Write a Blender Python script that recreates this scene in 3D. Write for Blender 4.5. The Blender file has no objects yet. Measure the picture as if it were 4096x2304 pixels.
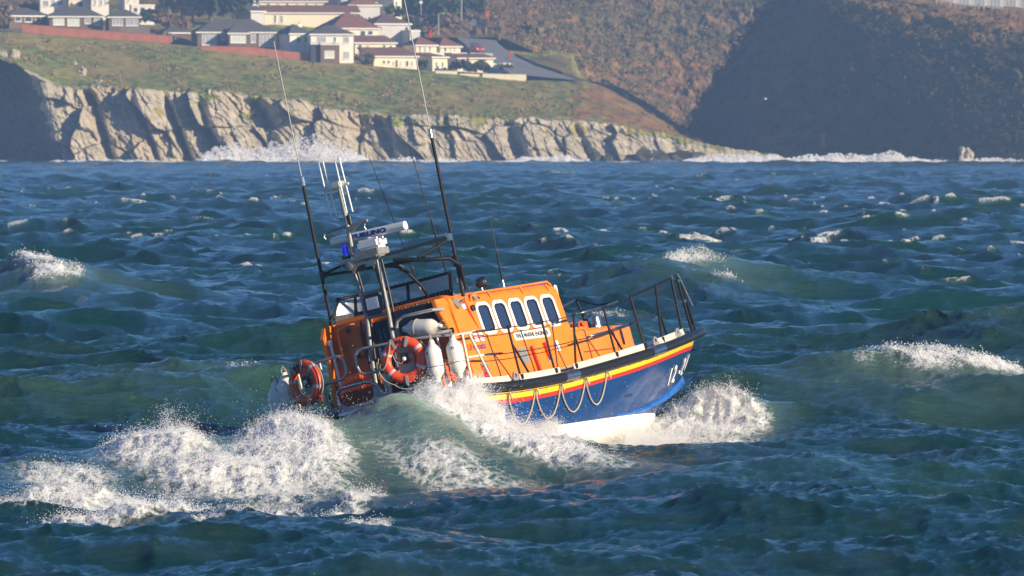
import bpy, bmesh, math, random
import numpy as np
from mathutils import Matrix, Vector, noise as mnoise
R_ = math.radians
SC = bpy.context.scene
COL = SC.collection
random.seed(7)

# ------------------------------------------------------------------ camera, sky, sun, exposure
F_PX, HORIZON, CAM_Z = 32250.0, 518.0, 5.73      # long lens, measured on the 4096 px wide photograph
cam_d = bpy.data.cameras.new('camera')
cam = bpy.data.objects.new('camera', cam_d); COL.objects.link(cam)
cam.location = (0, 0, CAM_Z)
cam.rotation_euler = (R_(90) - math.atan((1152 - HORIZON) / F_PX), 0, 0)
cam_d.sensor_width = 36.0
cam_d.lens = F_PX * 36.0 / 4096
cam_d.clip_start, cam_d.clip_end = 1.0, 9000.0
cam_d.dof.use_dof = True
cam_d.dof.focus_distance = 149.0
cam_d.dof.aperture_fstop = 7.5
SC.camera = cam

SUN_AZ, SUN_EL = 126.0, 20.0                     # clockwise from the view direction: low, from the right, a little behind the camera
w = bpy.data.worlds.new('World'); SC.world = w; w.use_nodes = True
nt = w.node_tree; nt.nodes.clear()
sky = nt.nodes.new('ShaderNodeTexSky'); sky.sky_type = 'NISHITA'; sky.sun_disc = False
sky.sun_elevation = R_(SUN_EL); sky.sun_rotation = R_(SUN_AZ)
sky.altitude = 4000.0; sky.air_density = 1.0; sky.dust_density = 0.0; sky.ozone_density = 7.0
bg = nt.nodes.new('ShaderNodeBackground'); bg.inputs['Strength'].default_value = 0.09
wo = nt.nodes.new('ShaderNodeOutputWorld')
nt.links.new(sky.outputs[0], bg.inputs[0]); nt.links.new(bg.outputs[0], wo.inputs[0])
sd = bpy.data.lights.new('sun', 'SUN'); sd.energy = 5.0; sd.angle = R_(0.53); sd.color = (1.0, 0.83, 0.60)
sun = bpy.data.objects.new('sun', sd); COL.objects.link(sun)
_az, _el = R_(SUN_AZ), R_(SUN_EL)
SUN_DIR = Vector((math.sin(_az) * math.cos(_el), math.cos(_az) * math.cos(_el), math.sin(_el)))
sun.rotation_euler = SUN_DIR.to_track_quat('Z', 'Y').to_euler()
sun.location = (60, -40, 60)
SC.view_settings.view_transform = 'Standard'; SC.view_settings.look = 'None'
SC.view_settings.exposure = 0.70; SC.view_settings.gamma = 1.0; SC.view_settings.use_curve_mapping = False
SC.render.film_transparent = False
try:
    SC.cycles.volume_bounces = 0; SC.cycles.max_bounces = 8; SC.cycles.transparent_max_bounces = 40
    SC.cycles.use_denoising = True
except Exception: pass

def at(px, row, y):                              # measured photo position at distance y -> world point
    return Vector(((px - 2048) * y / F_PX, y, CAM_Z - (row - HORIZON) * y / F_PX))

# ------------------------------------------------------------------ materials
MATS = {}
def mat(name, col, rough=0.5, metal=0.0, var=0.0, vscale=3.0, bump=0.0, bscale=20.0, spec=0.5, coat=0.0, dark=None, emit=None):
    if name in MATS: return MATS[name]
    m = bpy.data.materials.new(name); m.use_nodes = True
    n = m.node_tree; b = n.nodes['Principled BSDF']
    b.inputs['Base Color'].default_value = (*col, 1); b.inputs['Roughness'].default_value = rough
    b.inputs['Metallic'].default_value = metal; b.inputs['Specular IOR Level'].default_value = spec
    b.inputs['Coat Weight'].default_value = coat; b.inputs['Coat Roughness'].default_value = 0.05
    if var or bump:
        tc = n.nodes.new('ShaderNodeTexCoord')
    if var:
        nz = n.nodes.new('ShaderNodeTexNoise'); nz.inputs['Scale'].default_value = vscale; nz.inputs['Detail'].default_value = 8
        nz.inputs['Roughness'].default_value = 0.65
        n.links.new(tc.outputs['Object'], nz.inputs['Vector'])
        cr = n.nodes.new('ShaderNodeValToRGB')
        d = dark if dark else tuple(c * (1 - var) for c in col)
        cr.color_ramp.elements[0].position = 0.32; cr.color_ramp.elements[0].color = (*d, 1)
        cr.color_ramp.elements[1].position = 0.62; cr.color_ramp.elements[1].color = (*col, 1)
        n.links.new(nz.outputs['Fac'], cr.inputs['Fac']); n.links.new(cr.outputs['Color'], b.inputs['Base Color'])
        mr = n.nodes.new('ShaderNodeMapRange'); mr.inputs['To Min'].default_value = min(1, rough * 1.35); mr.inputs['To Max'].default_value = rough * 0.8
        n.links.new(nz.outputs['Fac'], mr.inputs['Value']); n.links.new(mr.outputs[0], b.inputs['Roughness'])
    if bump:
        n2 = n.nodes.new('ShaderNodeTexNoise'); n2.inputs['Scale'].default_value = bscale; n2.inputs['Detail'].default_value = 6
        n.links.new(tc.outputs['Object'], n2.inputs['Vector'])
        bp = n.nodes.new('ShaderNodeBump'); bp.inputs['Strength'].default_value = bump; bp.inputs['Distance'].default_value = 0.02
        n.links.new(n2.outputs['Fac'], bp.inputs['Height']); n.links.new(bp.outputs[0], b.inputs['Normal'])
    MATS[name] = m
    return m

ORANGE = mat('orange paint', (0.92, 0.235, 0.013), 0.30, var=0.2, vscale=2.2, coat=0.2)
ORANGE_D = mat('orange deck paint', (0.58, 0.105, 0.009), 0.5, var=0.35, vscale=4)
BLUE = mat('navy hull paint', (0.014, 0.060, 0.20), 0.14, var=0.25, vscale=1.2, coat=0.35)
BLUE_SUNLIT = mat('sunlit blue strake', (0.022, 0.13, 0.48), 0.3, var=0.1, vscale=2)  # lighter than the hull: sunlight on the strake put into the colour
WHITE = mat('white antifouling', (0.80, 0.78, 0.72), 0.42, var=0.12, vscale=1.4)
YELLOW = mat('yellow band paint', (0.86, 0.56, 0.02), 0.3, var=0.1)
RED = mat('red band paint', (0.62, 0.035, 0.02), 0.3, var=0.1)
RUBBER = mat('black rubber', (0.012, 0.013, 0.016), 0.38, var=0.4, vscale=5, bump=0.2, bscale=30)
STEEL = mat('brushed steel', (0.52, 0.52, 0.50), 0.28, metal=1.0, var=0.25, vscale=9, bump=0.15, bscale=40)
ALU = mat('grey alloy', (0.40, 0.40, 0.38), 0.45, metal=0.6, var=0.2, vscale=7)
MASTG = mat('weathered mast alloy', (0.27, 0.27, 0.255), 0.5, metal=0.25, var=0.25, vscale=7)
WHIP = mat('grey whip fibreglass', (0.34, 0.34, 0.33), 0.6)
ALU_P = mat('grey painted alloy', (0.30, 0.31, 0.31), 0.45, var=0.2, vscale=6)
CREAM = mat('cream plate paint', (0.62, 0.59, 0.50), 0.4, var=0.18, vscale=5)
BLACK = mat('black paint', (0.008, 0.008, 0.010), 0.5, spec=.25, var=0.2, vscale=6)
BLACKM = mat('black plastic', (0.010, 0.010, 0.013), 0.45)
NAVY = mat('navy panel', (0.008, 0.012, 0.035), 0.4, var=0.3)
DECK = mat('grey deck paint', (0.20, 0.23, 0.27), 0.35, var=0.2, vscale=6, bump=0.2)
WPLASTIC = mat('white plastic', (0.78, 0.77, 0.73), 0.30, var=0.06, vscale=4)
FENDER_W = mat('white fender vinyl', (0.74, 0.71, 0.64), 0.38, var=0.18, vscale=5)
RING = mat('orange lifebuoy shell', (0.80, 0.075, 0.018), 0.38, var=0.12, vscale=5)
TAPE = mat('silver tape', (0.48, 0.50, 0.52), 0.35, var=0.1)
ROPE = mat('pale rope', (0.52, 0.46, 0.33), 0.8, var=0.3, vscale=30, bump=0.5, bscale=60)
ROPEG = mat('grey rope', (0.30, 0.29, 0.25), 0.8, var=0.3, vscale=30)
REDP = mat('red fitting paint', (0.60, 0.03, 0.015), 0.4)
GASKET = mat('black gasket', (0.01, 0.01, 0.011), 0.5)
LETTER_K = mat('black lettering', (0.01, 0.01, 0.012), 0.5)
LETTER_B = mat('blue lettering', (0.015, 0.02, 0.22), 0.45)
LETTER_R = mat('red lettering', (0.55, 0.02, 0.03), 0.45)
LETTER_W = mat('white lettering', (0.8, 0.8, 0.78), 0.45)
BEACON = mat('blue lens', (0.01, 0.02, 0.55), 0.12, coat=0.5)
PAPER = mat('white notice', (0.66, 0.70, 0.74), 0.5)
def glass_mat(name, col, rough, alpha):
    m = bpy.data.materials.new(name); m.use_nodes = True; n = m.node_tree
    b = n.nodes['Principled BSDF']; out = n.nodes['Material Output']
    b.inputs['Base Color'].default_value = (*col, 1); b.inputs['Roughness'].default_value = rough
    t = n.nodes.new('ShaderNodeBsdfTransparent'); t.inputs[0].default_value = (0.86, 0.9, 0.93, 1)
    mx = n.nodes.new('ShaderNodeMixShader'); mx.inputs[0].default_value = alpha
    n.links.new(t.outputs[0], mx.inputs[1]); n.links.new(b.outputs[0], mx.inputs[2]); n.links.new(mx.outputs[0], out.inputs[0])
    return m
SCREEN = glass_mat('salted screen glass', (0.46, 0.52, 0.60), 0.3, 0.55)
CABGLASS = mat('dark cabin glass', (0.022, 0.040, 0.085), 0.03, spec=0.9, coat=0.5)

# ------------------------------------------------------------------ mesh helpers
class MB:
    """collects verts and faces of one mesh"""
    def __init__(s): s.v = []; s.f = []; s.m = []; s.cur = 0
    def add(s, vs, fs):
        o = len(s.v); s.v += [tuple(p) for p in vs]; s.f += [tuple(i + o for i in f) for f in fs]; s.m += [s.cur] * len(fs)
    def box(s, c, d, rot=None):
        x, y, z = d[0] / 2, d[1] / 2, d[2] / 2
        vs = [Vector((i * x, j * y, k * z)) for k in (-1, 1) for j in (-1, 1) for i in (-1, 1)]
        if rot is not None: vs = [rot @ p for p in vs]
        s.add([p + Vector(c) for p in vs], [(0, 2, 3, 1), (4, 5, 7, 6), (0, 1, 5, 4), (2, 6, 7, 3), (0, 4, 6, 2), (1, 3, 7, 5)])
    def tube(s, pts, r, n=8, cap=True, closed=False):
        pts = [Vector(p) for p in pts]; N = len(pts)
        rs = r if isinstance(r, (list, tuple)) else [r] * N
        vs = []; prev = None
        for i, p in enumerate(pts):
            a = pts[i - 1] if i else (pts[-1] if closed else p)
            b = pts[i + 1] if i < N - 1 else (pts[0] if closed else p)
            d = (b - a).normalized()
            if prev is None:
                u = d.cross(Vector((0, 0, 1)))
                if u.length < 0.05: u = d.cross(Vector((1, 0, 0)))
            else: u = prev - d * prev.dot(d)
            u.normalize(); prev = u; v = d.cross(u)
            for k in range(n):
                t = 2 * math.pi * k / n
                vs.append(p + (u * math.cos(t) + v * math.sin(t)) * rs[i])
        fs = []
        for i in range(N if closed else N - 1):
            j = (i + 1) % N
            for k in range(n):
                fs.append((i * n + k, i * n + (k + 1) % n, j * n + (k + 1) % n, j * n + k))
        if cap and not closed:
            fs.append(tuple(range(n - 1, -1, -1))); fs.append(tuple(range((N - 1) * n, N * n)))
        s.add(vs, fs)
    def lathe(s, prof, c, axis=(0, 0, 1), n=20):
        """prof: (radius, height) list along axis from c"""
        q = Vector(axis).normalized().to_track_quat('Z', 'Y').to_matrix(); c = Vector(c)
        vs = []
        for r, h in prof:
            for k in range(n):
                t = 2 * math.pi * k / n
                vs.append(c + q @ Vector((r * math.cos(t), r * math.sin(t), h)))
        N = len(prof); fs = []
        for i in range(N - 1):
            for k in range(n):
                fs.append((i * n + k, i * n + (k + 1) % n, (i + 1) * n + (k + 1) % n, (i + 1) * n + k))
        fs.append(tuple(range(n - 1, -1, -1))); fs.append(tuple(range((N - 1) * n, N * n)))
        s.add(vs, fs)
    def prism(s, poly, M, t):
        """poly in the local xy plane of matrix M, thickness t along local +z"""
        n = len(poly)
        vs = [M @ Vector((x, y, 0)) for x, y in poly] + [M @ Vector((x, y, t)) for x, y in poly]
        fs = [tuple(range(n - 1, -1, -1)), tuple(range(n, 2 * n))] + [(i, (i + 1) % n, n + (i + 1) % n, n + i) for i in range(n)]
        s.add(vs, fs)
    def ring(s, outer, inner, M, t):
        n = len(outer)
        vs = [M @ Vector((x, y, z)) for pl, z in ((outer, 0), (inner, 0), (outer, t), (inner, t)) for x, y in pl]
        fs = []
        for i in range(n):
            j = (i + 1) % n
            fs += [(2 * n + i, 2 * n + j, 3 * n + j, 3 * n + i), (i, j, 2 * n + j, 2 * n + i), (n + j, n + i, 3 * n + i, 3 * n + j), (j, i, n + i, n + j)]
        s.add(vs, fs)
    def grid(s, rows):
        """rows: list of equal-length point lists"""
        n = len(rows[0]); vs = [p for r in rows for p in r]
        s.add(vs, [(i * n + k, i * n + k + 1, (i + 1) * n + k + 1, (i + 1) * n + k) for i in range(len(rows) - 1) for k in range(n - 1)])
    def build(s, name, mats, parent=None, smooth=None, bevel=0.0):
        me = bpy.data.meshes.new(name); me.from_pydata(s.v, [], s.f)
        for m in (mats if isinstance(mats, (list, tuple)) else [mats]): me.materials.append(m)
        if len(me.materials) > 1: me.polygons.foreach_set('material_index', s.m)
        o = bpy.data.objects.new(name, me); COL.objects.link(o)
        if parent is not None: o.parent = parent
        if bevel:
            bm = bmesh.new(); bm.from_mesh(me)
            bmesh.ops.recalc_face_normals(bm, faces=bm.faces)
            es = [e for e in bm.edges if len(e.link_faces) == 2 and e.calc_face_angle(0) > 0.6]
            bmesh.ops.bevel(bm, geom=es, offset=bevel, segments=2, affect='EDGES', clamp_overlap=True)
            bm.to_mesh(me); bm.free()
        else:
            bm = bmesh.new(); bm.from_mesh(me); bmesh.ops.recalc_face_normals(bm, faces=bm.faces); bm.to_mesh(me); bm.free()
        if smooth is not None:
            me.shade_smooth() if smooth >= 180 else None
            if smooth < 180: me.set_sharp_from_angle(angle=R_(smooth)); me.polygons.foreach_set('use_smooth', [True] * len(me.polygons))
        me.update()
        return o
def empty(name, M=None, loc=None):
    o = bpy.data.objects.new(name, None); COL.objects.link(o); o.empty_display_size = 0.2
    if M is not None: o.matrix_world = M
    if loc is not None: o.location = loc
    return o
def tag(o, label=None, cat=None, group=None, kind=None):
    if label: o['label'] = label
    if cat: o['category'] = cat
    if group: o['group'] = group
    if kind: o['kind'] = kind
    return o
def copy_tree(o, parent=None):
    c = o.copy(); COL.objects.link(c)
    if parent is not None: c.parent = parent
    for ch in list(o.children): copy_tree(ch, c)
    return c
def rrect(w, h, r, n=6, cx=0, cy=0):
    out = []
    for sx, sy, a0 in ((1, 1, 0), (-1, 1, 90), (-1, -1, 180), (1, -1, 270)):
        for k in range(n + 1):
            a = R_(a0 + 90 * k / n); out.append((cx + sx * (w / 2 - r) + r * math.cos(a), cy + sy * (h / 2 - r) + r * math.sin(a)))
    return out
def frame(o, ex, ey):
    ex = Vector(ex).normalized(); ez = ex.cross(Vector(ey)).normalized(); ey = ez.cross(ex)
    return Matrix(((ex.x, ey.x, ez.x, o[0]), (ex.y, ey.y, ez.y, o[1]), (ex.z, ey.z, ez.z, o[2]), (0, 0, 0, 1)))
def text(name, s, M, size, m, parent, sx=1.0, bold=0.0, align='LEFT', depth=0.003, shear=0.0):
    cu = bpy.data.curves.new(name, 'FONT'); cu.body = s; cu.size = size; cu.align_x = align; cu.extrude = depth; cu.offset = bold; cu.shear = shear
    cu.resolution_u = 3
    t = bpy.data.objects.new('t', cu); COL.objects.link(t)
    me = bpy.data.meshes.new_from_object(t.evaluated_get(bpy.context.evaluated_depsgraph_get()))
    bpy.data.objects.remove(t); bpy.data.curves.remove(cu)
    me.name = name; me.transform(M @ Matrix.Diagonal((sx, 1, 1, 1)))
    me.materials.clear(); me.materials.append(m)
    o = bpy.data.objects.new(name, me); COL.objects.link(o)
    if parent is not None: o.parent = parent
    return o

def np_mesh(name, co, faces, mats, smooth=True, attrs=None):
    """co (n,3) float array, faces (m,4) int array"""
    me = bpy.data.meshes.new(name)
    me.vertices.add(len(co)); me.vertices.foreach_set('co', np.ascontiguousarray(co, np.float32).ravel())
    m, k = faces.shape
    me.loops.add(m * k); me.loops.foreach_set('vertex_index', np.ascontiguousarray(faces, np.int32).ravel())
    me.polygons.add(m); me.polygons.foreach_set('loop_start', np.arange(0, m * k, k, dtype=np.int32))
    try: me.polygons.foreach_set('loop_total', np.full(m, k, np.int32))
    except Exception: pass
    me.polygons.foreach_set('use_smooth', np.full(m, smooth))
    for mm in (mats if isinstance(mats, (list, tuple)) else [mats]): me.materials.append(mm)
    if attrs:
        for kx, a in attrs.items():
            at_ = me.attributes.new(kx, 'FLOAT', 'POINT'); at_.data.foreach_set('value', np.ascontiguousarray(a, np.float32))
    me.update(calc_edges=True); me.validate()
    o = bpy.data.objects.new(name, me); COL.objects.link(o)
    return o
def grid_faces(nr, nc):
    i = np.arange(nr - 1)[:, None] * nc + np.arange(nc - 1)[None, :]
    return np.stack([i, i + 1, i + nc + 1, i + nc], -1).reshape(-1, 4)

# ------------------------------------------------------------------ numpy noise
def _hash(ix, iy, seed):
    h = (ix.astype(np.int64) * 374761393 + iy.astype(np.int64) * 668265263 + seed * 974634777) & 0x7fffffff
    h = ((h ^ (h >> 13)) * 1274126177) & 0x7fffffff
    return ((h ^ (h >> 16)) & 0xffff) / 65535.0
def vnoise(x, y, seed=0):
    ix, iy = np.floor(x), np.floor(y); fx, fy = x - ix, y - iy
    fx = fx * fx * fx * (fx * (fx * 6 - 15) + 10); fy = fy * fy * fy * (fy * (fy * 6 - 15) + 10)
    a, b, c, d = _hash(ix, iy, seed), _hash(ix + 1, iy, seed), _hash(ix, iy + 1, seed), _hash(ix + 1, iy + 1, seed)
    return (a * (1 - fx) + b * fx) * (1 - fy) + (c * (1 - fx) + d * fx) * fy
def fbm(x, y, oct=5, seed=0, gain=0.5, billow=False):
    s = 0; a = 1.0; t = 0
    for k in range(oct):
        v = vnoise(x * 2 ** k + 17.3 * k, y * 2 ** k + 9.1 * k, seed + k)
        s = s + a * (1 - np.abs(2 * v - 1) if billow else v); t += a; a *= gain
    return s / t
def voronoi(x, y, seed=0, jit=0.9):
    """returns F1, F2, cell id hash, cell centre offset"""
    ix, iy = np.floor(x), np.floor(y)
    f1 = np.full(x.shape, 9.0); f2 = f1.copy(); cid = np.zeros(x.shape); ox = np.zeros(x.shape); oy = np.zeros(x.shape)
    for dx in (-1, 0, 1):
        for dy in (-1, 0, 1):
            jx, jy = ix + dx, iy + dy
            px = jx + 0.5 + jit * (_hash(jx, jy, seed) - 0.5); py = jy + 0.5 + jit * (_hash(jx, jy, seed + 5) - 0.5)
            d = np.hypot(x - px, y - py); n = d < f1
            f2 = np.where(n, f1, np.minimum(f2, d)); cid = np.where(n, _hash(jx, jy, seed + 9), cid)
            ox = np.where(n, x - px, ox); oy = np.where(n, y - py, oy); f1 = np.where(n, d, f1)
    return f1, f2, cid, ox, oy
def sstep(a, b, x):
    t = np.clip((x - a) / (b - a), 0, 1); return t * t * (3 - 2 * t)
# ------------------------------------------------------------------ sea
def ocean_tile(L, N, seed, lam_p, hs, wdir, lam_min, lam_max, spread=2.0, ex=3.7):
    rng = np.random.default_rng(seed)
    k1 = np.fft.fftfreq(N, L / N) * 2 * np.pi
    kx, ky = np.meshgrid(k1, k1, indexing='xy'); k = np.hypot(kx, ky); k[0, 0] = 1e-6
    kp = 2 * np.pi / lam_p
    c = (kx * wdir[0] + ky * wdir[1]) / k
    S = np.exp(-0.74 * (kp / k) ** 2) / k ** ex * np.where(c > 0, np.abs(c) ** spread + 0.04, 0.06 + 0.05 * np.abs(c))
    S[(k < 2 * np.pi / lam_max) | (k > 2 * np.pi / lam_min)] = 0; S[0, 0] = 0
    h = (rng.normal(size=k.shape) + 1j * rng.normal(size=k.shape)) * np.sqrt(S)
    H = np.fft.ifft2(h).real; f = hs / 4 / H.std(); h = h * f
    g = lambda a: np.fft.ifft2(a).real.astype(np.float32)
    return dict(L=L, N=N, h=g(h), dx=g(1j * kx / k * h), dy=g(1j * ky / k * h),
                xx=g(kx * kx / k * h), yy=g(ky * ky / k * h), xy=g(kx * ky / k * h))
def tsample(T, keys, x, y):
    N = T['N']; u = x / T['L'] * N; v = y / T['L'] * N
    iu, iv = np.floor(u).astype(int), np.floor(v).astype(int); fu, fv = (u - iu).astype(np.float32), (v - iv).astype(np.float32)
    iu0, iv0, iu1, iv1 = iu % N, iv % N, (iu + 1) % N, (iv + 1) % N
    return [T[k][iv0, iu0] * (1 - fu) * (1 - fv) + T[k][iv0, iu1] * fu * (1 - fv) + T[k][iv1, iu0] * (1 - fu) * fv + T[k][iv1, iu1] * fu * fv for k in keys]
TA = ocean_tile(211.0, 800, 5, 18.0, 1.15, (-0.46, -0.89), 1.3, 70.0, 2.0, 3.5)
TB = ocean_tile(37.0, 800, 11, 2.4, 0.105, (-0.50, -0.86), 0.20, 3.4, 5.0, 3.05)
CHOP_A, CHOP_B = 1.6, 1.0

def rotg(x, y, cx, cy, ang):
    c, s = math.cos(R_(ang)), math.sin(R_(ang)); dx, dy = x - cx, y - cy
    return dx * c + dy * s, -dx * s + dy * c
# the waves the boat throws up: (x, y, width along, reach towards -, reach towards +, turn, height)
BOAT_WAVES = [
    (-2.0, 142.5, 1.10, 6.0, 1.3, 10, 1.00),     # glassy hump under the quarter
    (-0.8, 133.0, 2.4, 4.0, 3.0, 6, -0.46),       # trough before it
    (-4.8, 128.0, 3.0, 5.0, 5.0, 8, -0.40),
    (0.4, 140.6, 1.2, 5.0, 1.6, 20, 0.34),
    (-3.85, 141.2, 1.15, 8.0, 1.5, 8, 0.60),      # wash astern
    (-6.1, 140.6, 1.05, 6.0, 1.5, 10, 0.46),
    (3.6, 154.0, 1.3, 3.4, 2.0, -10, 0.20),       # bow wave
    (4.6, 152.6, 0.9, 1.8, 1.4, -15, 0.16),
    (2.2, 147.6, 1.6, 2.4, 2.0, 10, -0.26),       # hollow that bares the white bottom
    (0.4, 145.4, 1.0, 1.8, 1.2, 15, 0.10),
]
# larger seas seen round the boat: same columns
SWELLS = [
    (7.6, 161.5, 4.6, 7.0, 4.0, -6, 1.05), (12.5, 171.0, 4.0, 7.0, 5.0, 0, 0.7), (-7.4, 166.0, 4.4, 8.0, 4.5, 6, 0.95), (-6.6, 178.0, 3.4, 6.0, 4.0, 8, 0.85),
    (-15.0, 262.0, 4.0, 10.0, 6.0, 8, 1.3), (6.3, 282.0, 3.6, 10.0, 6.0, -6, 1.2), (-1.5, 214.0, 6.0, 9.0, 6.0, 5, 0.8), (15.0, 215.0, 6.0, 10.0, 6.0, -4, 0.9), (3.8, 129.0, 3.4, 4.0, 3.0, -4, 0.34), (9.0, 137.0, 3.6, 4.5, 3.0, 4, 0.36),
]
BREAKERS = [                                        # white crests: (x, y, half length, half width, turn, strength)
    (8.2, 160.6, 1.2, 1.5, -3, 1.0), (9.6, 160.2, 1.6, .7, -3, .85), (-8.0, 175.4, 1.3, 2.2, -12, 1.0), (-6.6, 175.0, 1.2, 1.0, -16, .75), (-15.4, 259.5, 1.0, 2.4, 10, .85), (-14.5, 256.5, 1.3, 1.6, -10, .85), (6.2, 279.8, 1.6, 2.0, -10, .85), (7.6, 277.0, 1.4, 1.3, -16, .6),
    (12.3, 500.0, 5.0, 5.0, -3, .75), (9.0, 560.0, 3.0, 6.0, 2, .55), (-1.6, 214.0, 1.6, 3.0, 6, .62), (11.6, 131.5, .9, 1.0, 0, .8), (-5.6, 166.0, .9, 1.0, 5, .55), (-10.2, 148.0, 1.0, 1.2, 4, .35), (15.0, 213.0, 1.6, 2.0, -4, .6), (3.0, 232.0, 1.6, 2.2, 4, .5),
]
def bumps(tab, x, y):
    h = 0
    for cx, cy, wx, rn, rp, ang, hh in tab:
        u, v = rotg(x, y, cx, cy, ang)
        h = h + hh * np.exp(-(u / wx) ** 2) * np.exp(-np.where(v < 0, (v / rn) ** 2, (v / rp) ** 2))
    return h
def ovals(tab, x, y, pw=1.5):
    f = 0
    for cx, cy, a, b, ang, s in tab:
        u, v = rotg(x, y, cx, cy, ang); f = np.maximum(f, s * np.exp(-((u / a) ** 2 + (v / b) ** 2) ** pw))
    return f
def boat_waves(x, y): return bumps(BOAT_WAVES, x, y)
def calm(x, y):                                     # the hull flattens the sea close to it
    return 1 - 0.72 * np.exp(-(((x + 1.0) / 8.0) ** 2 + ((y - 140) / 17.0) ** 2) ** 2)
# wake foam laid on the water: (x, y, half length, half width, turn, strength)
WAKE = [
    (-3.75, 137.0, 1.15, 6.5, 6, 1.0), (-6.0, 138.0, 1.15, 4.4, 8, 1.0), (-4.9, 134.0, 1.8, 4.6, 8, .86), (-3.9, 130.0, 1.0, 3.4, 8, .80), (-7.4, 133.5, 1.2, 4.0, 10, .72),
    (3.4, 151.6, 1.45, 3.2, -6, 1.06), (1.5, 149.2, 1.4, 1.2, 0, .6), (0.1, 139.8, 1.15, 5.0, 22, 1.05), (3.0, 148.6, 1.6, 1.3, 0, .88),
    (-1.0, 135.6, 1.3, 4.0, 25, .60), (0.9, 145.4, 1.0, 1.4, 8, .72), (-1.9, 121.5, .5, .9, 20, .6), (-.7, 127.5, .7, .8, 0, .4),
]
def ground(px, row, z=0.0): y = F_PX * (CAM_Z - z) / (row - HORIZON); return (px - 2048) * y / F_PX, y
for p0, r0, p1, r1, wd_, s_ in ((-150, 2160, 420, 2120, .45, .95), (300, 2140, 900, 2085, .40, .95), (850, 2090, 1380, 2035, .34, .95), (1250, 2050, 1560, 2000, .25, .7), (620, 2150, 1000, 2130, .35, .9), (900, 2135, 1280, 2070, .35, .85), (-100, 2235, 350, 2190, .4, .8), (-200, 2060, 380, 2000, 1.0, .78), (-100, 2110, 500, 2060, .6, .70), (1420, 2120, 1470, 2160, .3, .62), (1700, 2020, 2080, 1960, .5, .6)):
    (xa_, ya_), (xb_, yb_) = ground(p0, r0, -.2), ground(p1, r1, -.2)
    WAKE.append(((xa_ + xb_) / 2, (ya_ + yb_) / 2, math.hypot(xb_ - xa_, yb_ - ya_) / 2 * 1.15, wd_ * 1.5, math.degrees(math.atan2(yb_ - ya_, xb_ - xa_)), s_ * 1.22))
def wake(x, y): return ovals(WAKE, x, y)
def sea_sample(x0, y0):
    hA, xA, yA, a1, a2, a3 = tsample(TA, ('h', 'dx', 'dy', 'xx', 'yy', 'xy'), x0, y0)
    hB, xB, yB, b1, b2, b3 = tsample(TB, ('h', 'dx', 'dy', 'xx', 'yy', 'xy'), x0 * 0.94 - y0 * 0.34, x0 * 0.34 + y0 * 0.94)
    c = calm(x0, y0); gust = 0.55 + 0.9 * vnoise(x0 / 14, y0 / 40, 77)
    g = (0.75 + 0.5 * vnoise(x0 / 60, y0 / 120, 78)) * (.62 + .38 * sstep(128, 172, y0))
    far = sstep(200, 500, y0)
    cb = (0.55 + 0.45 * c) * gust * (1 - 0.3 * far)
    ca = c * g * (1 + 0.15 * far) * (1 - .45 * sstep(600, 1300, y0))
    h = hA * ca + hB * cb + boat_waves(x0, y0) + bumps(SWELLS, x0, y0)
    dx = CHOP_A * xA * ca + CHOP_B * (xB * 0.94 + yB * 0.34) * cb; dy = CHOP_A * yA * ca + CHOP_B * (-xB * 0.34 + yB * 0.94) * cb
    JB = .32 - .24 * far
    jxx = CHOP_A * a1 * ca + CHOP_B * JB * b1 * cb; jyy = CHOP_A * a2 * ca + CHOP_B * JB * b2 * cb; jxy = CHOP_A * a3 * ca + CHOP_B * JB * b3 * cb
    J = (1 - jxx) * (1 - jyy) - jxy ** 2
    return h, dx, dy, J
def froth(x, y):
    """height of the lumps on churned water and how white it is"""
    wk = wake(x, y) * (.50 + .72 * fbm(x * .95 + 3, y * .34, 4, 311))
    lump = fbm(x * 1.7, y * .7, 5, 301, .6, True) * .5 + fbm(x * 5.5, y * 2.0, 4, 305, .62, True) * .5
    brk = ovals(BREAKERS, x + .5 * (fbm(x * .9, y * .3, 3, 61) - .5), y, 1.0) * (.35 + .9 * fbm(x * 1.6, y * .5, 4, 62))
    return wk, brk, .44 * sstep(.35, .9, wk) * (lump - .42) + .22 * brk * fbm(x * 3, y * 1.2, 4, 63, .6, True)
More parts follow.
